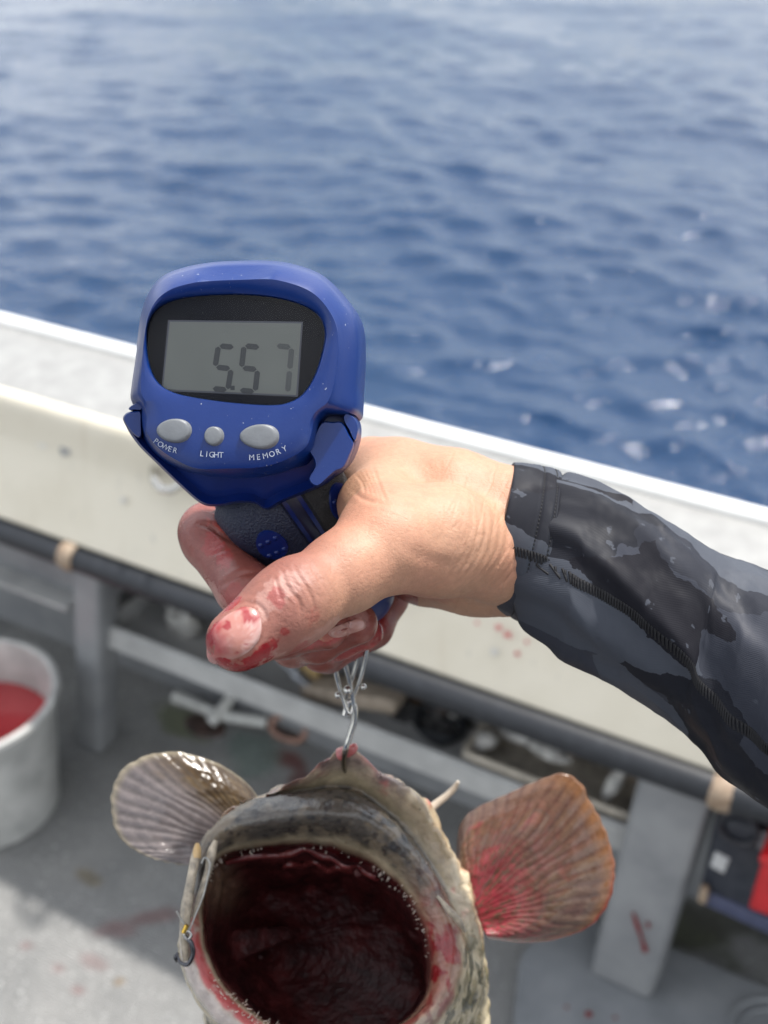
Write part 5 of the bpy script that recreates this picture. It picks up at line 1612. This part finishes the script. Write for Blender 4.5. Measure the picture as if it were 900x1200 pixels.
# white tee fitting lying by the drain
M_PVC = mat('weathered_white_pvc', (0.60, 0.60, 0.57), rough=0.4, var_scale=40, col2=(0.40, 0.39, 0.36), ramp=(0.45, 0.75))
def WZ(px, py, z):
    return B(*on_z(px, py, z))
TE = empty('pipe_fitting')
tag(TE, 'white plastic tee pipe fitting lying on the deck by the drain hole', 'pipe fitting')
tube('pipe', [WZ(205, 816, .020), WZ(225, 824, .020), WZ(262, 838, .020), WZ(313, 846, .020)], [.014, .012, .012, .0125], M_PVC, TE, 14)
tube('branch', [WZ(247, 846, .012), WZ(256, 836, .026), WZ(266, 824, .040), WZ(273, 813, .050)], [.013, .0125, .0115, .0125], M_PVC, TE, 14)
DR = empty('deck_drain')
tag(DR, 'dark round drain hole in the deck under the white fitting', 'drain')
M_HOLE = mat('drain_dark', (0.022, 0.016, 0.013), rough=0.5, var_scale=30, col2=(0.09, 0.05, 0.04))
def disc_on(name, px, py, rx, ry, z, material, parent, ang=0.0, ring=None):
    e0, n0, _ = on_z(px, py, z); V = []; k = 36
    for rr, zz in ((1.0, z - .003), (0.97, z + .0015), (0.6, z + .0018), (0.05, z + .0018)):
        for i in range(k):
            a = 2 * PI * i / k
            u, v = rx * rr * math.cos(a), ry * rr * math.sin(a)
            V.append(B(e0 + u * math.cos(ang) - v * math.sin(ang), n0 + u * math.sin(ang) + v * math.cos(ang), zz))
    F = grid_faces(4, k); F.append(tuple(3 * k + i for i in range(k)))
    return fix_normals(mesh_obj(name, V, F, material, parent))
disc_on('hole', 240, 850, .046, .030, .003, M_HOLE, DR)
M_ORNG = mat('rust_pink_pipe', (0.45, 0.28, 0.22), rough=0.5, var_scale=60, col2=(0.25, 0.12, 0.08))
PS = empty('drain_pipe')
tag(PS, 'brown mouthed pipe stub low on the deck right of the tee fitting', 'pipe')
tube('rim', [WZ(322, 842, .03), WZ(318, 852, .015), WZ(326, 862, .004), WZ(350, 868, .006), WZ(358, 852, .03), WZ(340, 838, .04)], .006, M_ORNG, PS, 10, closed=True)
disc_on('mouth', 338, 852, .032, .026, .012, M_HOLE, PS)

# raised plate at the right, rounded edge, with a round hatch
def slab(name, outline, z0, z1, material, parent, bev=0.006):
    O = catmull(np.array(outline, float), 8)
    rowsS = []
    pts = np.array([on_z(x, y, z1)[:2] for x, y in O]); c = pts.mean(0)
    for s_, z in ((1.0, z0), (1.0, z1 - bev), (0.993, z1 - bev * .3), (0.982, z1), (0.5, z1 + .0004), (0.02, z1 + .0004)):
        q = c + (pts - c) * s_
        rowsS += [B(e, n, z) for e, n in q]
    k = len(O); F = grid_faces(6, k); F.append(tuple(5 * k + i for i in range(k)))
    return fix_normals(mesh_obj(name, rowsS, F, material, parent, True, 40))
M_PLATE = mat('worn_grey_plate', (0.24, 0.25, 0.26), rough=0.38, var_scale=13, col2=(0.16, 0.17, 0.18), ramp=(0.35, 0.75), rough_var=0.12, bump=0.15, bump_scale=90)
PL = empty('deck_plate')
tag(PL, 'raised grey deck plate with rounded edge around the foot of the right post', 'deck plate')
slab('plate', [(606, 1150), (613, 1115), (640, 1090), (690, 1078), (760, 1100), (860, 1140), (960, 1190), (1000, 1300), (900, 1420), (760, 1420), (640, 1330), (605, 1220)], 0.001, 0.020, M_PLATE, PL)
hx0 = on_z(905, 1215, .021)
tube('hatch_ring', [B(hx0[0] + .062 * math.cos(a), hx0[1] + .062 * math.sin(a), .0225) for a in np.linspace(0, 2 * PI, 24, endpoint=False)], .0042, M_PLATE, PL, 8, closed=True, sub=2)
tube('hatch_ring', [B(hx0[0] + .045 * math.cos(a), hx0[1] + .045 * math.sin(a), .0222) for a in np.linspace(0, 2 * PI, 24, endpoint=False)], .0032, M_PLATE, PL, 8, closed=True, sub=2)
for k, (x, y, r) in enumerate(((690, 1188, .006), (664, 1180, .003), (721, 1192, .003))):
    e0, n0, z0 = on_z(x, y, .0212)
    tube('blood_spot', [B(e0, n0, .0206), B(e0, n0, .0216)], [r, r * .6], M_BLOOD, PL, 12)

# dark bag and red box right of the post
M_BAG = mat('navy_bag_fabric', (0.012, 0.016, 0.026), rough=0.55, var_scale=50, col2=(0.030, 0.034, 0.045), bump=0.3, bump_scale=220)
M_TRIM = mat('blue_grey_trim', (0.06, 0.07, 0.13), rough=0.45, var=0.25, var_scale=60)
BG = empty('tackle_bag')
tag(BG, 'dark navy tackle bag with white square label right of the post', 'bag')
def quad_box(parent, name, px4, n0, n1, material, bev):
    """box whose inboard face fills four photo points (tl, tr, br, bl) on plane n0"""
    P4 = [on_n(x, y, n0) for x, y in px4]
    tl, tr, br, bl = P4
    c = [B(bl[0], n0, bl[2]), B(br[0], n0, br[2]), B(br[0], n1, br[2]), B(bl[0], n1, bl[2]), B(tl[0], n0, tl[2]), B(tr[0], n0, tr[2]), B(tr[0], n1, tr[2]), B(tl[0], n1, tl[2])]
    return box_hull(name, c, material, parent, bev, 4)
quad_box(BG, 'body', [(838, 955), (1010, 1010), (985, 1125), (818, 1048)], 1.155, 1.35, M_BAG, 0.012)
quad_box(BG, 'base_trim', [(822, 1044), (990, 1118), (988, 1136), (818, 1058)], 1.150, 1.34, M_TRIM, 0.004)
quad_box(BG, 'label_patch', [(838, 999), (855, 1007), (848, 1024), (832, 1015)], 1.1525, 1.156, mat('white_label', (0.55, 0.56, 0.56), 0.5, var=0.25, var_scale=200), 0.001)
ec = on_n(866, 972, 1.150)
rim_pts = [B(ec[0] + .026 * math.cos(a), 1.152, ec[2] + .026 * math.sin(a)) for a in np.linspace(0, 2 * PI, 20, endpoint=False)]
tube('round_knob', rim_pts, .005, mat('black_knob', (0.02, 0.022, 0.03), 0.35, var=0.2), BG, 10, closed=True, sub=2)
quad_box(BG, 'buckle', [(888, 975), (905, 978), (902, 1000), (886, 996)], 1.148, 1.156, mat('grey_buckle', (0.16, 0.16, 0.17), 0.5, var=0.2), 0.003)
quad_box(BG, 'hinge', [(820, 1040), (830, 1044), (827, 1062), (816, 1058)], 1.140, 1.152, M_TAN, 0.004)
RB = empty('red_box')
tag(RB, 'bright red plastic box in front of the navy bag at the right edge', 'box')
quad_box(RB, 'shell', [(893, 1008), (990, 1030), (972, 1100), (876, 1066)], 1.085, 1.140, mat('red_plastic', (0.50, 0.012, 0.018), 0.35, var=0.2, var_scale=40, bump=0.08), 0.006)
quad_box(RB, 'lid_edge', [(890, 1004), (992, 1026), (991, 1033), (889, 1011)], 1.082, 1.142, mat('red_plastic_lid', (0.55, 0.016, 0.02), 0.3, var=0.15, var_scale=40), 0.002)

# ------------------------------------------------------------------ things lying in the tray
M_BIN = mat('yellowed_plastic', (0.50, 0.45, 0.37), rough=0.45, var_scale=40, col2=(0.27, 0.24, 0.20))
BN = empty('plastic_bin')
tag(BN, 'open yellowed plastic bin sitting on the tray, full of pale lures', 'bin')
zr = .375
rim = [on_z(566, 846, zr + .03), on_z(541, 886, zr), on_z(748, 957, zr), on_z(770, 914, zr + .03)]
cor = [np.array(r[:2]) for r in rim]
n_front, n_back = 1.200, 1.37
e0b, e1b = on_n(543, 886, n_front)[0], on_n(750, 958, n_front)[0]
zt = 0.5 * (on_n(543, 886, n_front)[2] + on_n(750, 958, n_front)[2])
rr_ = 0.02
rimp = []
for (ce_, cn_, a0) in ((e0b + rr_, n_front + rr_, PI), (e1b - rr_, n_front + rr_, 1.5 * PI), (e1b - rr_, n_back - rr_, 0), (e0b + rr_, n_back - rr_, .5 * PI)):
    for k in range(5):
        a = a0 + k * PI / 8
        rimp.append((ce_ + rr_ * math.cos(a), cn_ + rr_ * math.sin(a)))
tube('rim', [B(e, n, zt) for e, n in rimp], .0065, M_BIN, BN, 10, closed=True, sub=2)
cb = np.mean(np.array(rimp), 0); k = len(rimp); zbot = 0.2985
Vb = [B(e, n, zt) for e, n in rimp] + [B(*(cb + (np.array(q) - cb) * .93), zbot) for q in rimp] + [B(*(cb + (np.array(q) - cb) * .91), zbot + .003) for q in rimp] + [B(*(cb + (np.array(q) - cb) * .975), zt) for q in rimp]
Fb = grid_faces(4, k); Fb.append(tuple(2 * k + i for i in range(k)))
Fb.append(tuple(k + i for i in range(k)))
fix_normals(mesh_obj('shell', Vb, [f for f in Fb], M_BIN, BN, True, 40))

def pebble(name, label, cat, c, ax, material, group=None, seed=0, spin=0.0, tilt=0.0):
    """rounded lump: squashed, uneven, with a ridge and an eye"""
    rs = np.random.RandomState(seed)
    U, Vv = np.meshgrid(np.linspace(0, 2 * PI, 28, endpoint=False), np.linspace(0.02, PI - 0.02, 16), indexing='xy')
    x = np.sin(Vv) * np.cos(U); y = np.sin(Vv) * np.sin(U); z = np.cos(Vv)
    p = np.stack([x, y, z], -1)
    r = 1 + 0.14 * fbm(p * 1.7 + seed * 3.1, 3) + 0.10 * x
    p = p * r[..., None] * np.array(ax)
    p[..., 2] = np.maximum(p[..., 2], -ax[2] * 0.75)
    cs, sn_ = math.cos(spin), math.sin(spin); ct, st = math.cos(tilt), math.sin(tilt)
    q = p.reshape(-1, 3)
    q = np.stack([q[:, 0] * ct - q[:, 2] * st, q[:, 1], q[:, 0] * st + q[:, 2] * ct], -1)
    q = np.stack([q[:, 0] * cs - q[:, 1] * sn_, q[:, 0] * sn_ + q[:, 1] * cs, q[:, 2]], -1)
    V = np.array([c + E * a + N * b + np.array([0, 0, h]) for a, b, h in q])
    F = grid_faces(16, 28); F.append(tuple(range(28))[::-1]); F.append(tuple(15 * 28 + i for i in range(28)))
    o = empty(name)
    fix_normals(mesh_obj('body', V, F, material, o))
    # eye ring at one end
    tip = np.array([ax[0] * 1.12, 0, 0]); t2 = np.array([tip[0] * ct, 0, tip[0] * st]); t3 = np.array([t2[0] * cs, t2[0] * sn_, t2[2]])
    w = c + E * t3[0] + N * t3[1] + np.array([0, 0, t3[2]])
    tube('eye_ring', [Vector((w + E * .004 * math.cos(a) + np.array([0, 0, .004 * math.sin(a)])).tolist()) for a in np.linspace(0, 2 * PI, 8, endpoint=False)], .0009, M_CHROME, o, 6, closed=True, sub=1)
    tag(o, label, cat, group)
    return o
M_LEAD = [mat('pale_lure', (0.50, 0.49, 0.46), 0.5, var_scale=50, col2=(0.20, 0.19, 0.18), bump=0.2, bump_scale=120), mat('grey_lure', (0.28, 0.28, 0.29), 0.45, var_scale=50, col2=(0.09, 0.09, 0.095), bump=0.2, bump_scale=120), mat('tan_lure', (0.44, 0.36, 0.28), 0.5, var_scale=50, col2=(0.16, 0.12, 0.09), bump=0.2, bump_scale=120), mat('white_lure', (0.70, 0.68, 0.64), 0.45, var_scale=50, col2=(0.34, 0.33, 0.31), bump=0.2, bump_scale=120)]
LURES = [
    (563, 893, .036, (.022, .018, .014), 3, 0.3, 'small round pale lure nearest the left end of the bin'),
    (604, 890, .050, (.050, .022, .012), 3, -0.25, 'large flat white lure lying in the middle of the bin'),
    (592, 868, .040, (.034, .016, .013), 2, 0.5, 'tan lure behind the large white one in the bin'),
    (640, 878, .040, (.045, .016, .012), 0, -0.4, 'long grey-white lure leaning at the back of the bin'),
    (660, 905, .045, (.036, .018, .013), 2, 0.2, 'brownish lure right of the large white one in the bin'),
    (695, 905, .040, (.030, .015, .012), 1, 0.9, 'dark grey lure near the right end of the bin'),
    (718, 920, .055, (.030, .012, .008), 3, 1.15, 'narrow white lure standing on edge at the bin right end'),
    (738, 938, .045, (.018, .014, .010), 2, 0.2, 'small purplish brown lure in the bin right corner'),
]
for k, (x, y, dn_z, ax, mi, sp, lb) in enumerate(LURES):
    nn_ = n_front + .045 + .05 * ((k * 37) % 3)
    e0, n0, z0 = on_n(x, y, nn_)
    c = E * e0 + N * n0 + np.array([0, 0, max(z0, zbot + ax[2] + .018)])
    pebble('lure', lb, 'lure', c, ax, M_LEAD[mi], 'lures in the bin', 20 + k, sp, 0.25 if k != 6 else 0.9)
# fill of the bin so the lures rest on something: a folded dark cloth
def clutter_box(name, label, cat, px4, n0, n1, material, bev=0.006):
    o = empty(name); quad_box(o, 'body', px4, n0, n1, material, bev); tag(o, label, cat); return o
M_DARKB = mat('dark_cloth', (0.035, 0.036, 0.040), rough=0.7, var_scale=60, col2=(0.075, 0.07, 0.065), bump=0.5, bump_scale=90)
# left part of the tray: tan wooden block, yellow block, dark tools, crumpled white bag
M_WOOD = mat('tan_wood', (0.42, 0.30, 0.14), rough=0.6, var_scale=60, col2=(0.30, 0.20, 0.09))
M_WOODG = mat('grey_wood', (0.34, 0.28, 0.22), rough=0.6, var_scale=60, col2=(0.22, 0.18, 0.14))
o = empty('wood_block'); tag(o, 'yellowish wood block in the tray just below the thumb', 'block')
def rod_box(o, name, p0, p1, n, w, h, material):
    a, b = on_n(*p0, n), on_n(*p1, n)
    c = []
    for dz in (-h / 2, h / 2):
        c += [B(a[0], n, a[2] + dz), B(b[0], n, b[2] + dz), B(b[0], n + w, b[2] + dz), B(a[0], n + w, a[2] + dz)]
    return box_hull(name, c, material, o, 0.003, 2)
rod_box(o, 'body', (330, 765), (372, 790), 1.24, .06, .035, M_WOOD); rod_box(o, 'notch', (338, 760), (352, 768), 1.25, .03, .02, M_WOODG)
o = empty('wood_block'); tag(o, 'greyish wood offcut in the tray behind the swivel clip', 'block')
rod_box(o, 'body', (352, 812), (462, 830), 1.215, .045, .030, M_WOODG); rod_box(o, 'splint', (425, 800), (466, 815), 1.27, .03, .03, M_WOODG)
o = empty('wood_block'); tag(o, 'thin yellow stick in the tray behind the first finger', 'block')
rod_box(o, 'body', (238, 712), (262, 722), 1.28, .03, .028, M_WOOD); rod_box(o, 'end_cap', (262, 722), (272, 727), 1.281, .028, .024, M_WOODG)
M_PLW = mat('crumpled_plastic', (0.50, 0.49, 0.46), rough=0.3, var_scale=40, col2=(0.32, 0.31, 0.29), bump=0.6, bump_scale=60, coat=0.3)
M_TOOL = mat('grey_tool_metal', (0.25, 0.26, 0.28), rough=0.35, metal=0.6, var=0.3, var_scale=60)
o = empty('pliers'); tag(o, 'grey metal pliers lying in the tray behind the thumb tip', 'pliers')
for dx_ in (0, 9):
    tube('handle', [B(*on_n(300 + dx_, 752, 1.235)), B(*on_n(322 + dx_, 768, 1.232)), B(*on_n(345 + dx_ * .6, 790, 1.228))], [.006, .0065, .005], M_TOOL, o, 10)
tube('jaw', [B(*on_n(345, 790, 1.228)), B(*on_n(360, 802, 1.224)), B(*on_n(372, 810, 1.22))], [.010, .007, .003], M_TOOL, o, 10)
def crumple(name, label, cat, px, py, n, sx, sz, material, seed):
    U, Vv = np.meshgrid(np.linspace(0, 2 * PI, 40, endpoint=False), np.linspace(0.02, PI - 0.02, 24), indexing='xy')
    p = np.stack([np.sin(Vv) * np.cos(U), np.sin(Vv) * np.sin(U), np.cos(Vv)], -1)
    f = np.abs(fbm(p * 2.6 + seed, 3))
    p = p * (1.2 - 1.1 * f)[..., None] * np.array([sx, sx * .5, sz])
    e0, n0, z0 = on_n(px, py, n)
    V = np.array([E * (e0 + a) + N * (n0 + b) + np.array([0, 0, z0 + h]) for a, b, h in p.reshape(-1, 3)])
    F = grid_faces(24, 40); F.append(tuple(range(40))[::-1]); F.append(tuple(23 * 40 + i for i in range(40)))
    o = fix_normals(mesh_obj(name, V, F, material)); tag(o, label, cat); return o
crumple('plastic_bag', 'crumpled whitish plastic bag in the tray left of the first finger', 'bag', 214, 732, 1.27, .035, .045, M_PLW, 4)
crumple('rag', 'dark crumpled rag in the tray between wood offcut and bin', 'rag', 500, 850, 1.29, .09, .04, M_DARKB, 9)
crumple('rag', 'black crumpled rag at the left end of the tray', 'rag', 165, 712, 1.33, .05, .035, M_DARKB, 15)

def cyl_thing(name, label, cat, p0, p1, n, prof, materials, parts):
    """turned thing lying in the tray: prof = list of (t, radius) along p0->p1, cut into named parts"""
    a, c = on_n(*p0, n), on_n(*p1, n)
    A, C = np.array(B(*a)), np.array(B(*c))
    o = empty(name); tag(o, label, cat)
    for (i0, i1, pn, mm) in parts:
        seg = prof[i0:i1]
        tube(pn, [Vector((A + (C - A) * t).tolist()) for t, r in seg], [r for t, r in seg], materials[mm], o, 16, sub=1)
    return o
M_BRN = mat('brown_glass', (0.10, 0.05, 0.02), rough=0.15, coat=0.5, var=0.3, var_scale=60)
M_WHT = mat('dirty_white_plastic', (0.48, 0.47, 0.44), rough=0.4, var_scale=50, col2=(0.30, 0.28, 0.25))
M_BLK = mat('black_plastic', (0.015, 0.016, 0.018), rough=0.35, var=0.3, var_scale=60)
cyl_thing('bottle', 'small brown bottle with white cap lying right of the hand in the tray', 'bottle', (486, 822), (540, 842), 1.30, [(0, .017), (.55, .018), (.7, .010), (.8, .009), (.8, .011), (1.0, .011)], [M_BRN, M_WHT], [(0, 4, 'glass', 0), (4, 6, 'cap', 1)])
cyl_thing('flashlight', 'black flashlight lying in the tray under the ring finger', 'flashlight', (398, 800), (448, 822), 1.34, [(0, .017), (.22, .017), (.30, .012), (1.0, .012)], [M_BLK, M_TOOL], [(0, 3, 'head', 1), (2, 4, 'barrel', 0)])
cyl_thing('spool', 'white line spool on its side in the tray left of the pliers', 'spool', (278, 752), (296, 760), 1.32, [(0, .026), (.18, .026), (.18, .017), (.82, .017), (.82, .026), (1.0, .026)], [M_WHT, M_LINE], [(0, 2, 'flange', 0), (2, 4, 'line', 1), (4, 6, 'flange', 0)])
cyl_thing('jar', 'squat white jar standing behind the wood offcut in the tray', 'jar', (470, 842), (472, 818), 1.345, [(0, .022), (.7, .022), (.7, .024), (1.0, .023)], [M_WHT, M_BLK], [(0, 2, 'body', 0), (2, 4, 'lid', 1)])
# coil of dark line
co = empty('cord_coil'); tag(co, 'loose coil of dark cord in the tray left of the bin', 'cord')
for k in range(5):
    ec_ = on_n(512, 872, 1.25)
    tube('loop', [B(ec_[0] + (.034 + .003 * k) * math.cos(a) + .004 * math.sin(3 * a + k), 1.26 + (.028 + .002 * k) * math.sin(a), .303 + .005 * k + .004 * math.sin(2 * a + k)) for a in np.linspace(0, 2 * PI, 16, endpoint=False)], .0026, M_PIPE, co, 8, closed=True, sub=3)
crumple('glove', 'grey wet glove crumpled at the right end of the tray', 'glove', 775, 968, 1.27, .05, .035, mat('grey_knit', (0.16, 0.16, 0.165), rough=0.7, var_scale=80, col2=(0.08, 0.08, 0.085), bump=0.6, bump_scale=200), 27)
crumple('rag', 'brown stained rag in the tray behind the yellowish wood block', 'rag', 372, 772, 1.35, .07, .035, mat('brown_rag', (0.13, 0.09, 0.06), rough=0.8, var_scale=60, col2=(0.06, 0.045, 0.035), bump=0.5, bump_scale=120), 33)

# ================================================================== the rest of the person, standing behind the camera
def person_body():
    h = 0.011
    l0 = np.array([-0.40, -0.62, -0.01]); h0 = np.array([0.42, 0.12, 1.80])
    ax_ = [np.arange(l0[k], h0[k], h, dtype=np.float32) for k in range(3)]
    X, Y, Z = np.meshgrid(*ax_, indexing='ij')
    def c3(p0, p1, r0, r1, sy=1.0):
        a, b = np.array(p0, np.float32), np.array(p1, np.float32)
        d = b - a
        px, py, pz = X - a[0], (Y - a[1]) / sy, Z - a[2]
        d = np.array([d[0], d[1] / sy, d[2]])
        t = np.clip((px * d[0] + py * d[1] + pz * d[2]) / float(d @ d), 0, 1)
        return np.sqrt((px - t * d[0]) ** 2 + (py - t * d[1]) ** 2 + (pz - t * d[2]) ** 2) - (r0 + (r1 - r0) * t)
    o = c3((0.03, -0.27, 0.95), (0.035, -0.25, 1.20), .150, .150, .72)
    o = smin(o, c3((0.035, -0.25, 1.15), (0.035, -0.24, 1.30), .160, .135, .68), .05)
    o = smin(o, c3((-0.13, -0.23, 1.335), (0.20, -0.21, 1.335), .062, .062), .05)         # shoulders
    o = smin(o, c3((0.035, -0.24, 1.36), (0.035, -0.235, 1.46), .060, .054), .03)         # neck
    o = smin(o, c3((0.035, -0.235, 1.52), (0.035, -0.245, 1.60), .070, .085), .02)        # head
    o = smin(o, c3((0.035, -0.165, 1.53), (0.035, -0.152, 1.515), .014, .016), .012)      # nose
    for s in (-1, 1):
        o = smin(o, c3((0.035 + s * .082, -0.245, 1.535), (0.035 + s * .088, -0.25, 1.575), .012, .014), .008)   # ears
        o = smin(o, c3((0.03 + s * .085, -0.27, 0.92), (0.03 + s * .10, -0.26, 0.50), .088, .060), .03)          # legs
        o = smin(o, c3((0.03 + s * .10, -0.26, 0.50), (0.03 + s * .11, -0.28, 0.10), .058, .042), .015)
        o = smin(o, c3((0.03 + s * .11, -0.29, 0.050), (0.03 + s * .12, -0.13, 0.035), .045, .038), .02)
    # left arm bent up, holding the phone up beside the camera
    o = smin(o, c3((-0.15, -0.23, 1.33), (-0.22, -0.20, 1.10), .055, .042), .03)
    o = smin(o, c3((-0.22, -0.20, 1.10), (-0.11, -0.075, 1.40), .040, .030), .012)
    o = smin(o, c3((-0.11, -0.075, 1.40), (-0.075, -0.05, 1.50), .030, .034), .015)
    for k in range(4):
        o = smin(o, c3((-0.085 + .008 * k, -0.045, 1.53), (-0.045 + .01 * k, -0.035, 1.56 - .02 * k), .010, .008), .004)
    o = smin(o, c3((-0.07, -0.06, 1.48), (-0.02, -0.055, 1.52), .013, .010), .006)
    V, F = surface_nets(o, l0, h)
    V = relax(V, F, 2, .5)
    x, y, z = V[:, 0], V[:, 1], V[:, 2]
    c = np.tile(np.array([0.012, 0.013, 0.02]), (len(V), 1))
    c = mixc(c, (0.03, 0.033, 0.045), sstep(0.0, 0.1, fbm(V * 9, 3)))
    c = mixc(c, (0.03, 0.032, 0.036), (z < 0.93).astype(float)); c = mixc(c, (0.05, 0.05, 0.05), (z < 0.10).astype(float))
    skin = ((z > 1.415) & (np.abs(x - .035) < .13) & (y < -.12)) | ((x < -.02) & (y > -.085) & (z > 1.41))
    c = mixc(c, (0.40, 0.22, 0.14), skin.astype(float))
    hair = (z > 1.60) | ((y < -.27) & (z > 1.50))
    c = mixc(c, (0.015, 0.012, 0.010), (hair & (np.abs(x - .035) < .13) & (y < -.12)).astype(float))
    ob = mesh_obj('body', V, F, mat('clothed_body', (0.02, 0.02, 0.03), rough=0.7, attr='Col', var=0.15, var_scale=60), PERSON, color=c)
    fix_normals(ob)
person_body()
